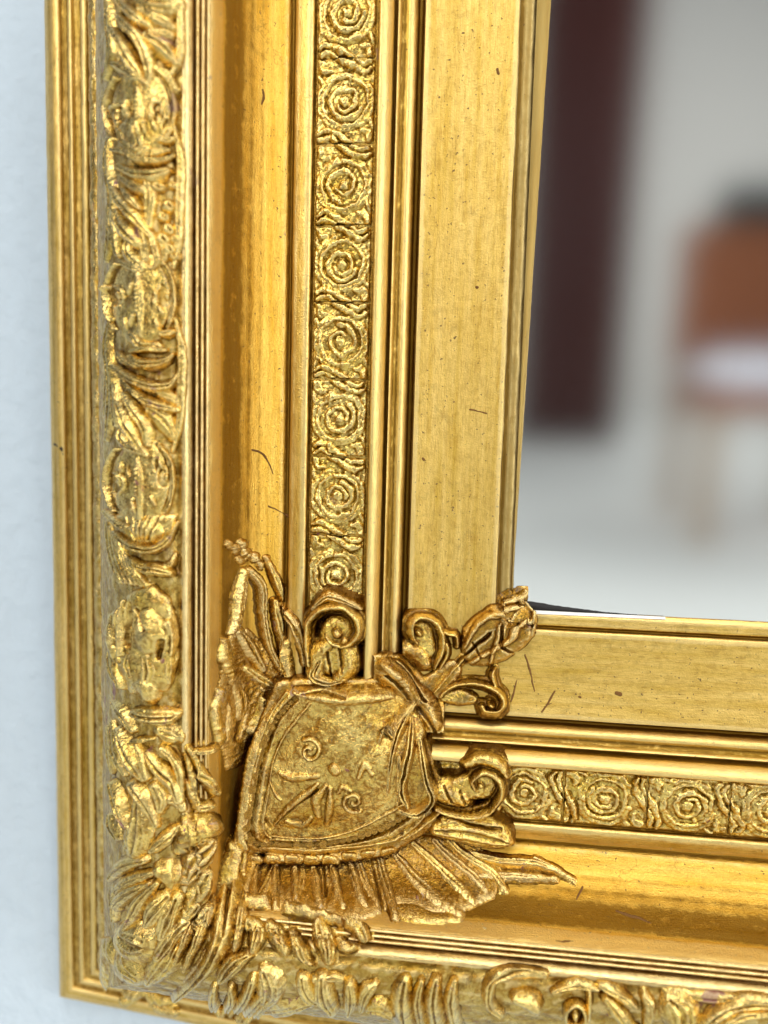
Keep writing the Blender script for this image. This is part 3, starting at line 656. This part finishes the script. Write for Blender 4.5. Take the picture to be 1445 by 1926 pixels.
P_('medallion', LB, D(spiral(1081, 1898, 19, 18, 150, 1.0, 5, 5), 2.6), D([(1081, 1898, 8), (1082, 1902, 7)], 2.4))
P_(lf, LB, leaf(b8([(660, 275, 5), (740, 250, 8), (820, 265, 5)]), 2.2, side=False))
P_(lf, LB, leaf(b8([(830, 250, 5), (890, 280, 9), (955, 325, 5)]), 2.8, side=False))
P_(lf, LB, leaf(b8([(850, 300, 6), (900, 350, 9), (960, 410, 6)]), 2.8))
P_(lf, LB, leaf(b8([(990, 285, 7), (1010, 330, 9), (1000, 400, 6)]), 2.4))
P_(lf, LB, leaf(b8([(1080, 300, 10), (1120, 340, 24), (1130, 400, 18)]), 3.2), nz=.2)
P_(lf, LB, leaf(b8([(1190, 400, 6), (1270, 345, 12), (1360, 315, 12), (1470, 320, 9)]), 3.0, side=False))
P_(lf, LB, leaf(b8([(1260, 385, 5), (1350, 350, 8), (1470, 345, 7)]), 3.6, side=False))
P_(lf, LB, leaf(b8([(1150, 290, 5), (1230, 300, 8), (1320, 300, 5)]), 1.8))
P_('bar', LB, D(b8([(790, 260, 5), (790, 330, 6), (780, 400, 6)]), 1.8), nz=.2)

# ---- strip of little square scroll tiles
TC = [o for o in ROOT.children if o.name.startswith('tile_channel')]
def tile(side, c, par, sd, ln):
    hl = ln / 2 - 0.12
    s = np.arange(-hl, hl + .01, 0.2); t = np.arange(-7.45, 7.46, 0.2)
    S, T = np.meshgrid(s, t); r = rng.uniform(.9, 1.08)
    so = S + .7 * fbm(S / 2.2, T / 2.2, sd); to = T + .7 * fbm(S / 2.2, T / 2.2, sd + 3)
    ops = [('dome', [(0, 0, 1.3), (.1, .1, 1.2)], .75), ('dome', [(a_, b_, c_ * .85) for a_, b_, c_ in spiral(rng.uniform(-.3, .3), 0, 4.3 * r, 2.0, rng.uniform(0, 360), rng.uniform(1.1, 1.5), .95, .7, 26)], .85), ('dome', spiral(0, 0, 6.0 * r, 5.5, 150, .62, .7, .45, 18), .75), ('dome', spiral(0, 0, 6.0 * r, 5.6, -40, .55, .7, .45, 18), .75),
           ('dome', [(x * .95, y, .8) for x, y, _ in spiral(0, 0, 6.9, 6.9, 20, .9, 1, 1, 20)], .55)]
    for sg in (-1, 1):
        ops += [('dome', [(sg * (hl + .5), -sg * 2.5, .7), (sg * (hl - 1.6), sg * 1.0, 1.0), (sg * (hl - 3.2), sg * 4.6, .9), (sg * (hl - 2.4), sg * 6.6, .6)], 1.35),
                ('dome', [(sg * (hl - .2), sg * 2.0, .6), (sg * (hl - 1.5), sg * 4.2, .8), (sg * (hl - .8), sg * 6.4, .7)], 1.2),
                ('dome', [(sg * (hl - .6), -sg * 6.2, 1.0), (sg * (hl - 2.6), -sg * 5.6, 1.1), (sg * (hl - 2.8), -sg * 3.8, .6)], .8),
                ('dome', [(sg * (hl - 4.2), -sg * 6.8, .7), (sg * (hl - 5.4), -sg * 6.2, .6)], .7)]
    h = np.full(S.shape, 0.0)
    for op in ops:
        D_, R_, A_ = seg_field(so, to, cr(op[1], 4)); rm = max(p[2] for p in op[1])
        h = np.maximum(h, op[2] * np.sqrt(np.clip(1 - (D_ / R_) ** 2, 0, 1)))
    h = h * (.78 + .5 * fbm(S / 3, T / 3, sd + 4)) + .28 * fbm(S / 1.1, T / 1.1, sd + 9) + .16 * fbm(S / .5, T / .5, sd + 12, 2) + 0.1
    e = np.minimum(hl - np.abs(S), 7.45 - np.abs(T)); h = h - np.clip(.35 - e, 0, 1) * 1.6
    tilt = rng.uniform(-.015, .015)
    q = 42.45 - T + rng.uniform(-.08, .08); W = np.interp(q, allq, allw) + h + .25 + tilt * S
    ss = c + S
    U, V = (-q, ss) if side == 0 else (ss, -q)
    Vt = L3(np.stack([U, V, W], -1) / 1000).reshape(-1, 3)
    o = mesh_from('scroll_tile', Vt, grid_faces(*S.shape) if side == 0 else grid_faces(*S.shape)[:, ::-1], M_tile, par)
    set_patina(o, ((box2(h, 9) - h) * 1.6).ravel()); return o
ys = [930, 786, 640, 497, 350, 190, 30]
cs = [unproj(640, y, .0062)[1] * 1000 for y in ys]
cs = [cs[0] - 21.5, *cs] ; cs += [cs[-1] + 22.5 * k for k in range(1, 5)]
for k, c in enumerate(cs):
    lo = (c + cs[k - 1]) / 2 if k else c - 10.7; hi = (c + cs[k + 1]) / 2 if k + 1 < len(cs) else c + 11
    tile(0, (lo + hi) / 2, TC[0], 100 + k * 20, hi - lo)
xs_ = [985, 1135, 1300, 1446]; cb = [unproj(x, 1515, .0062)[0] * 1000 for x in xs_]; cb += [cb[-1] + 21.5 * k for k in range(1, 5)]
cb = [cb[0] - 20] + cb
for k, c in enumerate(cb):
    lo = (c + cb[k - 1]) / 2 if k else c - 10.7; hi = (c + cb[k + 1]) / 2 if k + 1 < len(cb) else c + 11
    tile(1, (lo + hi) / 2, TC[1], 500 + k * 20, hi - lo)

# ---- corner ornament
def c6(pts): return K(380, 980, 2.675, pts)
def c8(pts): return K(400, 1000, 2.064, pts)
def pl(pts): return [(x, y) for x, y in pts]
CO = P_('corner_ornament', ROOT, Fl([(535, 1300, 22), (505, 1400, 30), (482, 1500, 28), (462, 1600, 26), (436, 1700, 26), (405, 1790, 22), (345, 1860, 12)], 1.0),
        Fl([(560, 1300, 24), (700, 1300, 24), (800, 1300, 26), (850, 1260, 18)], .8), Fl([(820, 1400, 22), (840, 1470, 30), (860, 1500, 26)], .6), Fl([(520, 1600, 24), (700, 1590, 24), (800, 1540, 22)], .8),
        mode='C', nz=.14, step=.28, mat=M_dark)
tag(CO, 'cast corner ornament with a beaded shield, curled volutes and leaves')
SH = [(541, 1297), (500, 1345), (470, 1415), (453, 1503), (446, 1595), (520, 1606), (604, 1610), (679, 1596), (746, 1577), (790, 1545), (822, 1498), (812, 1450), (792, 1405), (800, 1375), (790, 1330), (760, 1300), (700, 1288), (620, 1292), (567, 1288)]
rim = [(541, 1297, 4), (500, 1345, 5), (470, 1415, 5.5), (453, 1503, 5.5), (450, 1592, 6), (520, 1603, 5.5), (604, 1606, 5.5), (679, 1592, 5.5), (746, 1573, 5), (800, 1530, 4)]
chan = [(560, 1310, 7), (520, 1352, 8), (488, 1420, 8.5), (472, 1503, 8), (468, 1576, 8), (530, 1589, 8), (604, 1588, 8.5), (670, 1574, 8.5), (730, 1552, 8), (785, 1515, 7)]
inner = [(589, 1316, 2.6), (541, 1376, 3), (511, 1429, 3), (492, 1503, 3), (490, 1558, 3.4), (560, 1572, 3), (620, 1567, 3), (690, 1541, 3), (761, 1503, 3)]
sh_ops = [('poly', SH, 2.2, 16), Ad([(560, 1480, 70), (660, 1430, 100)], 1.5), Ad(rim, 1.3), Ct(chan, 1.7), Ad(inner, .8)]
# flower and curls on the field of the shield
sh_ops += [Ad(c6(spiral(560, 1130, 62, 14, 240, 1.2, 4.5, 3)), 1.3), Ad(c6(spiral(775, 1375, 58, 12, 60, 1.2, 4.5, 3)), 1.3), Ad(c6([(680, 1215, 11), (690, 1225, 10)]), 1.2),
           Ad(c6([(640, 1300, 4), (590, 1370, 9), (600, 1450, 6)]), 1.2), Ad(c6([(660, 1310, 4), (655, 1400, 8), (640, 1500, 5)]), 1.2), Ad(c6([(600, 1290, 4), (500, 1380, 9), (370, 1500, 6)]), 1.1),
           Ct(c6([(600, 1320, 2), (500, 1400, 3), (380, 1500, 3)]), .8), Ad(c6([(440, 1480, 4), (520, 1500, 8), (560, 1460, 5)]), .9), Ad(c6([(400, 1240, 4), (480, 1260, 8), (600, 1250, 5)]), .8),
           Ad(c6([(330, 1290, 3), (370, 1340, 4), (410, 1370, 3)]), .7), Ad(c6([(800, 1260, 4), (830, 1200, 6), (870, 1240, 4)]), .8), Ct(c6([(300, 1480, 3), (340, 1520, 4)]), .6),
           Ad(c6([(700, 1330, 3), (720, 1300, 5), (760, 1320, 3)]), .8)]
SHO = P_('shield', CO, sh_ops, mode='C', mat=M_shield, nz=.13, lift=.3, step=.2)
# drapery over the top and right of the shield
P_('drapery', CO, D([(560, 1296, 7), (640, 1306, 17), (720, 1300, 13)], 4.6), Ct(c6([(590, 940, 3), (680, 1010, 4), (800, 1030, 4), (900, 1000, 3)]), 1.2), Ct(c6([(520, 850, 2), (620, 840, 4), (740, 860, 3)]), .9),
   Ad(c6([(600, 960, 4), (700, 1010, 5), (850, 1010, 5)]), 1.0), mode='C', lift=.8, nz=.2, mat=M_shield)
P_('drapery', CO, D([(722, 1252, 14), (737, 1268, 23), (770, 1298, 20), (800, 1322, 19), (818, 1362, 12)], 4.8), Ad([(745, 1290, 6), (772, 1330, 8), (790, 1372, 5)], 1.0), Ad([(715, 1246, 5), (728, 1262, 8)], 1.0), Ct(c6([(900, 760, 3), (960, 820, 4), (1010, 880, 3)]), 1.6), Ct(c6([(960, 700, 2), (1040, 790, 4), (1130, 900, 4)]), 1.6),
   Ct(c6([(1080, 930, 3), (1130, 1000, 4), (1180, 1080, 3)]), 1.4), Ct(c6([(880, 830, 3), (930, 860, 3)]), 1.2), mode='C', lift=.6, nz=.18, mat=M_dark)
for a, H in (([(1050, 870, 6), (960, 970, 7), (900, 1120, 5)], 5.0), ([(1075, 930, 7), (1010, 1050, 9), (960, 1180, 7), (940, 1330, 5)], 5.4), ([(1060, 1000, 6), (1050, 1150, 11), (1010, 1300, 12), (1040, 1400, 8)], 5.0),
             ([(1100, 1120, 6), (1130, 1260, 9), (1165, 1360, 10), (1090, 1430, 10), (1000, 1420, 6)], 5.2), ([(1000, 1180, 5), (1000, 1290, 8), (990, 1390, 5)], 4.6)):
    P_('drapery', CO, leaf(c6(a), H, side=False), mode='C', lift=.4, nz=.15, mat=M_shield)
# beads round the shield
bm = bpy.data.meshes.new('bead'); bv = []; bf = []
for i in range(7):
    for j in range(12):
        ph = i / 6 * math.pi * .62; th = j / 12 * 2 * math.pi
        bv.append((math.sin(ph) * math.cos(th), -math.cos(ph), math.sin(ph) * math.sin(th)))
for i in range(6):
    for j in range(12): bf.append((i * 12 + j, i * 12 + (j + 1) % 12, (i + 1) * 12 + (j + 1) % 12, (i + 1) * 12 + j))
bm.from_pydata(bv, [], bf); bm.materials.append(M_shield)
for p in bm.polygons: p.use_smooth = True
shc = np.empty(len(SHO.data.vertices) * 3, dtype=np.float32); SHO.data.vertices.foreach_get('co', shc); shc = shc.reshape(-1, 3)
pp = cr([(a, b, 1) for a, b, c in chan], 30); L_ = np.concatenate([[0], np.cumsum(np.hypot(*np.diff(pp[:, :2], axis=0).T))])
dpos = 4.0
while dpos < L_[-1] - 4:
    x = np.interp(dpos, L_, pp[:, 0]); y = np.interp(dpos, L_, pp[:, 1])
    if not (548 < dpos < 0):
        w = .012
        for k in range(30):
            P = unproj(x, y, w); w = .5 * w + .5 * (np.interp(max(-P[0], -P[1]) * 1000, BQ, CWI) + 2.7) / 1000
        for k in range(4):
            P = unproj(x, y, w); w = -shc[((shc[:, 0] - P[0]) ** 2 + (shc[:, 2] - P[1]) ** 2).argmin(), 1] + .0002
        P = unproj(x, y, w)
        o = bpy.data.objects.new('bead', bm); COL.objects.link(o); o.parent = CO
        r = rng.uniform(.92, 1.08) / 1000; o.location = loc(P); o.scale = (r, r * rng.uniform(.9, 1.2), r)
    dpos += rng.uniform(11.5, 13.5)
# volutes
def V_(ops, H=0, **k): return P_('volute', CO, ops, mode=k.pop('mode', 'C'), nz=k.pop('nz', .2), **k)
V_([Fl([(634, 1188, 30), (626, 1240, 30)], 1.3), D([(597, 1268, 12), (600, 1230, 17), (620, 1210, 14)], 2.4), D([(650, 1205, 10), (656, 1250, 14), (640, 1272, 12)], 2.2), D(c6([(545, 720, 4), (535, 620, 5.5), (545, 500, 6.5), (620, 435, 7), (720, 430, 7.5), (785, 490, 7.5), (790, 560, 7), (740, 615, 6.5), (670, 610, 6), (630, 570, 4)]), 2.8),
    Ct([(604, 1240, 3), (590, 1268, 4)], 1.2), Ct([(640, 1215, 2), (646, 1262, 3)], 1.0), Ct([(618, 1225, 3), (624, 1270, 3)], 1.0), D(c6([(685, 550, 10), (690, 560, 10)]), 2.8)], lift=.2)
P_('leaf', CO, leaf(c6([(560, 440, 4), (640, 380, 9), (760, 420, 6), (800, 440, 3)]), 1.8), mode='C', nz=.2, mat=M_dark)
P_('leaf', CO, leaf(c6([(590, 700, 6), (560, 770, 10), (640, 810, 9), (720, 790, 6)]), 2.6), mode='C', nz=.2)
V_([Fl([(792, 1190, 22), (802, 1220, 20)], .9), D([(775, 1222, 13), (786, 1228, 16), (800, 1245, 12)], 1.8), D(c8([(790, 430, 3), (760, 390, 5), (765, 345, 5.5), (810, 325, 6), (865, 345, 6.5), (890, 400, 7), (885, 460, 6.5), (860, 520, 4)]), 3.0), D(c8([(792, 382, 7), (800, 388, 6.5)]), 2.8)], lift=.2)
V_([D(c8([(870, 370, 4), (910, 390, 5), (945, 400, 5), (950, 440, 4.5)]), 2.4), D(c8([(900, 420, 4), (910, 470, 5), (880, 530, 3)]), 1.6)])
V_([Fl(c8([(900, 640, 10), (960, 640, 15), (1010, 650, 8)]), 1.0), D(c8([(885, 640, 3), (920, 605, 4), (980, 585, 5), (1050, 590, 6), (1110, 620, 6.5), (1130, 665, 6.5), (1105, 705, 6), (1060, 705, 5.5), (1045, 675, 5)]), 3.0), D(c8([(1080, 672, 7), (1084, 678, 6.5)]), 2.8),
    D(c8([(1100, 600, 4), (1085, 560, 5), (1095, 530, 3)]), 2.2)], lift=.2)
V_([Fl(c8([(900, 1010, 20), (1050, 980, 26)]), 1.3), D(c8([(850, 1000, 9), (910, 1010, 19), (970, 1030, 15)]), 2.2), Ct(c8([(900, 980, 3), (930, 1040, 4)]), 1.1), Ct(c8([(960, 1000, 2.5), (985, 1050, 3)]), .9), D(c8([(870, 1065, 4), (960, 1092, 5), (1060, 1080, 6), (1115, 1020, 6.5), (1115, 955, 6.5), (1060, 925, 6), (1010, 950, 5), (1020, 985, 4.5)]), 2.9),
    D(c8([(985, 900, 7), (1040, 880, 12), (1110, 900, 11), (1140, 940, 6)]), 2.4), D(c8([(1040, 970, 6), (1046, 976, 5)]), 2.6)], lift=.2, nz=.28)
P_('leaf', CO, leaf(c8([(870, 1150, 12), (980, 1150, 24), (1100, 1180, 20), (1150, 1200, 8)]), 3.0), Ct(c8([(920, 1100, 3), (1120, 1150, 4)]), 1.2), mode='C', nz=.16)
P_('stem', CO, D(c8([(735, 1180, 6), (800, 1140, 7), (880, 1080, 5)]), 2.6), mode='C', nz=.25)
P_('stem', CO, D([(818, 1300, 3), (840, 1272, 3.6), (872, 1236, 3)], 2.4), mode='B', lift=.5)
# folded bud at the sight corner
P_('bud', CO, [('poly', [(868, 1206), (872, 1180), (890, 1160), (923, 1138), (960, 1128), (990, 1134), (1010, 1160), (1008, 1190), (985, 1216), (950, 1240), (920, 1252), (888, 1250), (870, 1235)], 2.6, 16),
   Ad(c8([(975, 440, 4), (1030, 350, 7), (1110, 300, 6), (1200, 275, 4)]), 1.6), Ad(c8([(980, 510, 4), (1080, 450, 6), (1180, 390, 6), (1250, 330, 4)]), 1.6), Ad(c8([(1085, 300, 4), (1115, 370, 6), (1090, 440, 5), (1080, 500, 4)]), 1.4),
   Ct(c8([(970, 480, 3), (1060, 400, 4), (1180, 310, 3)]), 1.8), Ct(c8([(1130, 350, 3), (1120, 430, 4), (1180, 470, 3)]), 1.2), Ad(c8([(1215, 285, 4), (1250, 340, 6), (1245, 400, 4)]), 1.2), Ct(c8([(1010, 420, 2), (1040, 480, 3)]), 1.0)], mode='B', nz=.16, lift=.4, mat=M_dark)
P_('stem', CO, D([(930, 1150, 3), (948, 1132, 5), (975, 1122, 6), (985, 1112, 4)], 2.0), mode='B', lift=.4, mat=M_dark, nz=.2)
P_('leaf_ground', CO, ('poly', [(432, 1190), (465, 1180), (500, 1215), (535, 1262), (560, 1290), (540, 1300), (490, 1350), (455, 1440), (425, 1450), (406, 1360), (412, 1270)], .9, 30),
   Ct([(452, 1180, 6), (470, 1240, 9), (500, 1290, 6)], .7), Ct([(440, 1290, 8), (450, 1340, 10), (440, 1390, 6)], .8), mode='B', nz=.3, mat=M_dark)
# long leaves standing in the cove to the left
for a, H, mt in (([(205, 250, 5), (180, 370, 9), (165, 500, 7), (140, 560, 4)], 3.0, M_orn), ([(235, 250, 6), (290, 330, 9), (300, 480, 8), (340, 640, 7), (420, 790, 6)], 3.2, M_dark),
                 ([(330, 210, 5), (370, 300, 8), (400, 390, 5)], 3.0, M_orn), ([(360, 400, 6), (380, 520, 8), (420, 660, 9), (450, 770, 6)], 3.6, M_orn), ([(410, 430, 4), (470, 520, 7), (500, 640, 6), (510, 720, 4)], 2.6, M_dark),
                 ([(110, 600, 5), (115, 700, 9), (140, 790, 5)], 2.6, M_orn), ([(90, 850, 5), (60, 960, 7), (80, 1080, 8), (70, 1130, 4)], 2.6, M_orn), ([(120, 920, 4), (130, 1020, 7), (110, 1110, 4)], 2.0, M_dark),
                 ([(180, 560, 8), (230, 640, 13), (300, 740, 9)], 2.6, M_dark), ([(210, 740, 7), (290, 790, 12), (380, 830, 7)], 3.0, M_orn), ([(300, 900, 8), (290, 980, 12), (240, 1050, 9)], 3.0, M_shield), ([(150, 800, 9), (190, 900, 13), (180, 980, 8)], 2.0, M_dark)):
    P_('leaf', CO, leaf([(x, y, r * 1.1) for x, y, r in c6(a)], H * .75, side=False), mode='B', nz=.2, lift=.1, mat=mt)
for (x, y, r) in ((430, 1022, 6), (443, 1030, 8), (455, 1022, 7), (462, 1040, 9), (478, 1046, 8), (488, 1060, 7), (450, 1050, 7), (500, 1050, 6)):
    P_('berry', CO, D([(x, y, r), (x + 2, y + 3, r)], .9), mode='B', nz=.5, mat=M_dark)
# fan of ribs in the cove under the shield
P_('shell', CO, ('poly', [(452, 1608), (520, 1606), (650, 1596), (746, 1570), (830, 1520), (905, 1596), (950, 1640), (930, 1690), (860, 1722), (790, 1716), (740, 1706), (700, 1728), (640, 1736), (560, 1716), (470, 1700)], .9, 34),
   Ct(c8([(430, 1270, 2), (440, 1420, 4)]), .6), Ct(c8([(540, 1260, 2), (570, 1430, 4)]), .6), Ct(c8([(610, 1250, 2), (660, 1470, 4)]), .6), mode='B', nz=.2, mat=M_dark)
fan = [([(470, 1270, 5), (470, 1340, 8), (500, 1420, 5)], 2.4, M_dark), ([(350, 1290, 5), (350, 1360, 8), (330, 1430, 5)], 2.6, M_shield), ([(250, 1290, 6), (220, 1360, 9), (170, 1450, 6)], 2.6, M_shield), ([(560, 1260, 6), (590, 1360, 9), (640, 1450, 5)], 2.2, M_dark),
       ([(640, 1240, 6), (670, 1360, 9), (710, 1500, 6)], 3.0, M_dark), ([(700, 1240, 6), (780, 1350, 11), (880, 1440, 9), (960, 1485, 5)], 3.0, M_dark), ([(780, 1210, 7), (860, 1290, 10), (960, 1390, 9), (1010, 1440, 5)], 3.0, M_orn),
       ([(860, 1200, 6), (930, 1270, 9), (1020, 1350, 9), (1060, 1400, 5)], 2.8, M_dark), ([(920, 1200, 6), (1000, 1270, 9), (1090, 1330, 8), (1130, 1390, 5)], 2.6, M_orn), ([(1010, 1250, 6), (1120, 1280, 9), (1260, 1290, 8), (1400, 1350, 3)], 2.4, M_orn),
       ([(1040, 1340, 6), (1180, 1340, 8), (1330, 1350, 4)], 2.0, M_dark), ([(1250, 1270, 4), (1330, 1310, 5), (1400, 1360, 2)], 1.6, M_orn), ([(720, 1470, 8), (780, 1480, 13), (850, 1500, 8), (960, 1500, 4)], 1.3, M_mid)]
for a, H, mt in fan: P_('rib', CO, leaf([(x, y, r * 1.15) for x, y, r in c8(a)], H * .55, side=False), mode='B', nz=.15, lift=.2, mat=mt)
for k in range(6):
    P_('rib', CO, D([(486 + 34 * k, 1618, 5), (482 + 37 * k, 1650, 9 + k % 2), (478 + 40 * k, 1690, 8), (476 + 43 * k, 1712 - abs(k - 3) * 2, 4)], 1.5), Ct([(488 + 34 * k, 1640, 1.2), (484 + 38 * k, 1690, 1.6)], .35), mode='B', nz=.25, lift=.5, mat=M_dark)
for k in range(8):
    P_('bud_knob', CO, D([(470 + 36 * k, 1616 - (k > 4) * (k - 4) * 5, 8), (486 + 36 * k, 1617 - (k > 4) * (k - 4) * 7, 7)], 1.6), mode='C', nz=.25, mat=M_shield)
# the trunk running out over the corner, and the curled lobes on the reeding
tr = [([(900, 170, 6), (960, 330, 12), (930, 480, 10)], 3), ([(1060, 1120, 5), (1010, 1300, 9), (870, 1640, 5)], 3)]
P_('trunk', CO, leaf([(447, 1600, 14), (437, 1660, 22), (428, 1720, 24), (412, 1780, 18), (378, 1830, 12), (330, 1872, 7)], 3.2, side=False), Ct([(440, 1620, 3), (425, 1760, 4)], .8), mode='C', nz=.16, mat=M_shield)
for a in ([(452, 1690, 5), (456, 1730, 9), (447, 1778, 6)], [(470, 1735, 8), (487, 1752, 15), (480, 1780, 9)], [(508, 1740, 7), (524, 1760, 15), (540, 1784, 9)], [(552, 1752, 7), (562, 1778, 11), (588, 1806, 6)], [(600, 1742, 9), (614, 1768, 17), (622, 1800, 10)], [(640, 1768, 8), (652, 1782, 11), (668, 1780, 6)],
          [(470, 1790, 9), (440, 1810, 15), (420, 1830, 9)], [(405, 1700, 6), (382, 1752, 9), (352, 1812, 6)], [(386, 1700, 6), (362, 1746, 9), (336, 1800, 6)], [(655, 1740, 7), (680, 1752, 10), (694, 1762, 5)], [(500, 1700, 7), (470, 1700, 9), (455, 1690, 5)], [(540, 1712, 8), (580, 1722, 10), (640, 1738, 6)]):
    P_('leaf', CO, leaf(a, 3.0), mode='B', nz=.16, lift=.5, mat=M_shield)
for a in ([(355, 1405, 5), (372, 1440, 8), (395, 1482, 9), (398, 1492, 6)], [(360, 1410, 4), (390, 1408, 6), (402, 1402, 4)], [(350, 1420, 4), (360, 1470, 7), (366, 1500, 5)], [(352, 1470, 6), (370, 1510, 10), (392, 1512, 7)]):
    P_('leaf', CO, leaf(a, 2.4, side=False), mode='B', nz=.25, lift=.3)
P_('leaf', CO, [D([(340, 1590, 14), (366, 1560, 26), (392, 1552, 20)], 3.4)] + [Ct([(345 + 9 * k, 1585 - 5 * k, 2), (362 + 10 * k, 1610 - 8 * k, 3)], 1.0) for k in range(5)], mode='B', nz=.18, lift=.3)
P_('leaf', CO, leaf([(392, 1580, 10), (372, 1610, 20), (350, 1650, 12)], 3.0), mode='B', nz=.16, lift=.3, mat=M_dark)
P_('leaf', CO, leaf([(384, 1640, 10), (372, 1680, 16), (350, 1720, 9)], 2.6), mode='B', nz=.16, lift=.3, mat=M_shield)

# chipped edge and a black strip put in as the gap's shadow where the sight edge meets the glass
for side in (1,):
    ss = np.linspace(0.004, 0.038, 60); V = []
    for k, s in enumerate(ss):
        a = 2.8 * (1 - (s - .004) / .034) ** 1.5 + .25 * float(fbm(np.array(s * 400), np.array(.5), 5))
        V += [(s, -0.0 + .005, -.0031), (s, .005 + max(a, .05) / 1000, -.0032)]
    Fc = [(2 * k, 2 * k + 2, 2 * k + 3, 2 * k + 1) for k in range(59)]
    o = mesh_from('gap_shadow_strip', L3(np.array(V)), Fc, M_gap_nick, ROOT)
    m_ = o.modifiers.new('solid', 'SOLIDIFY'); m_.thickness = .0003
    V = []; ss = np.linspace(.007, .045, 80)
    for s in ss:
        a = .45 + .3 * float(fbm(np.array(s * 600), np.array(2.5), 8))
        V += [(s, .0045 - .0003 * (1 - (s - .007) / .038), -.0020), (s, .0046, -.0022 + a / 5000 * (1 - (s - .007) / .040)), (s, .0050, -.0030)]
    Fc = []
    for k in range(79):
        for j in range(2): Fc.append((3 * k + j, 3 * k + 3 + j, 3 * k + 4 + j, 3 * k + 1 + j))
    mesh_from('chipped_edge', L3(np.array(V)), Fc, M_gesso, ROOT)
# ------------------------------------------------------------------ the wall and the room the mirror shows
pz = Mt @ Vector((-0.138, 0.0222, -0.138))
WY = pz.y + 0.001
wall = box('wall', -2.2, 2.6, WY, WY + 0.1, -0.0, 2.7, M_wallp); tag(wall, kind='structure')
M_floor = simple('pale_floor', (0.74, 0.77, 0.76), 0.5, 0.0002, 30, var=0.06)
M_back = simple('cream_wall', (0.74, 0.73, 0.70), 0.8, 0.0003, 60, var=0.03)
fl = box('floor', -4, 4, -6.5, WY, -0.1, 0.0, M_floor); tag(fl, kind='structure')
bw = box('room_wall', -4, 4, -6.6, -6.5, 0.0, 4.6, M_back); tag(bw, kind='structure')
def room_pt(x, y, Y):
    """the point the mirror shows at photo pixel (x, y), in the plane at room depth Y"""
    gl = -0.0034
    P = unproj(x, y, gl); d = P - CAM; d = d / np.linalg.norm(d); d2 = d * np.array([1, 1, -1])
    a = Mt @ loc(P); dd = (Mt.to_3x3() @ loc(d2))
    t = (Y - a.y) / dd.y
    return a + dd * t
M_cab = simple('mahogany', (0.062, 0.011, 0.007), 0.45, 0.0002, 25, var=0.3)
M_leath = simple('tan_leather', (0.34, 0.10, 0.03), 0.5, 0.0006, 60, var=0.2)
M_leg = simple('oak', (0.42, 0.27, 0.15), 0.5, 0.0003, 40, var=0.2)
M_cush = simple('white_linen', (0.85, 0.83, 0.90), 0.9, 0.001, 60)
M_black = simple('dark_cloth', (0.05, 0.06, 0.06), 0.8, 0.001, 60)
# wardrobe
Yc = -4.25
a = room_pt(968, 830, Yc); b2 = room_pt(1162, 830, Yc)
wd = bpy.data.objects.new('wardrobe', None); COL.objects.link(wd); wd.location = (a.x, Yc, 0)
tag(wd, 'dark reddish brown wardrobe at the far side of the room, seen blurred in the glass', 'wardrobe')
ww = b2.x - a.x
box('carcass', 0, ww, -0.5, 0, 0.08, 2.5, M_cab, wd, 0.01)
for k in range(2): box('door', 0.01 + k * ww / 2, ww / 2 - 0.01 + k * ww / 2, 0.002, 0.025, 0.12, 2.44, M_cab, wd, 0.006)
box('plinth', 0.01, ww - 0.01, -0.48, -0.01, 0.0, 0.08, M_cab, wd)
# chair
Yh = -2.1
c0 = room_pt(1338, 700, Yh)
ch = bpy.data.objects.new('dining_chair', None); COL.objects.link(ch); ch.location = (c0.x, Yh, 0)
tag(ch, 'tan leather dining chair with pale wooden legs, seen blurred in the glass', 'chair')
box('seat', 0, 0.46, -0.44, 0.0, 0.40, 0.46, M_leath, ch, 0.02)
box('backrest', 0, 0.46, -0.50, -0.445, 0.52, 0.98, M_leath, ch, 0.02)
for (x, y) in ((0.01, -0.03), (0.42, -0.03), (0.01, -0.45), (0.42, -0.45)):
    box('leg', x, x + 0.04, y - 0.02, y + 0.02, 0.0, 0.40 if y > -0.1 else 0.52, M_leg, ch, 0.004)
cu = box('cushion', c0.x + 0.03, c0.x + 0.43, Yh - 0.38, Yh - 0.02, 0.461, 0.57, M_cush, None, 0.04)
tag(cu, 'white seat cushion lying on the tan leather chair', 'cushion')
sh = box('jacket', c0.x + 0.10, c0.x + 0.44, Yh - 0.52, Yh - 0.43, 0.981, 1.10, M_black, None, 0.03)
tag(sh, 'dark folded cloth lying over the top of the leather chair back', 'cloth')
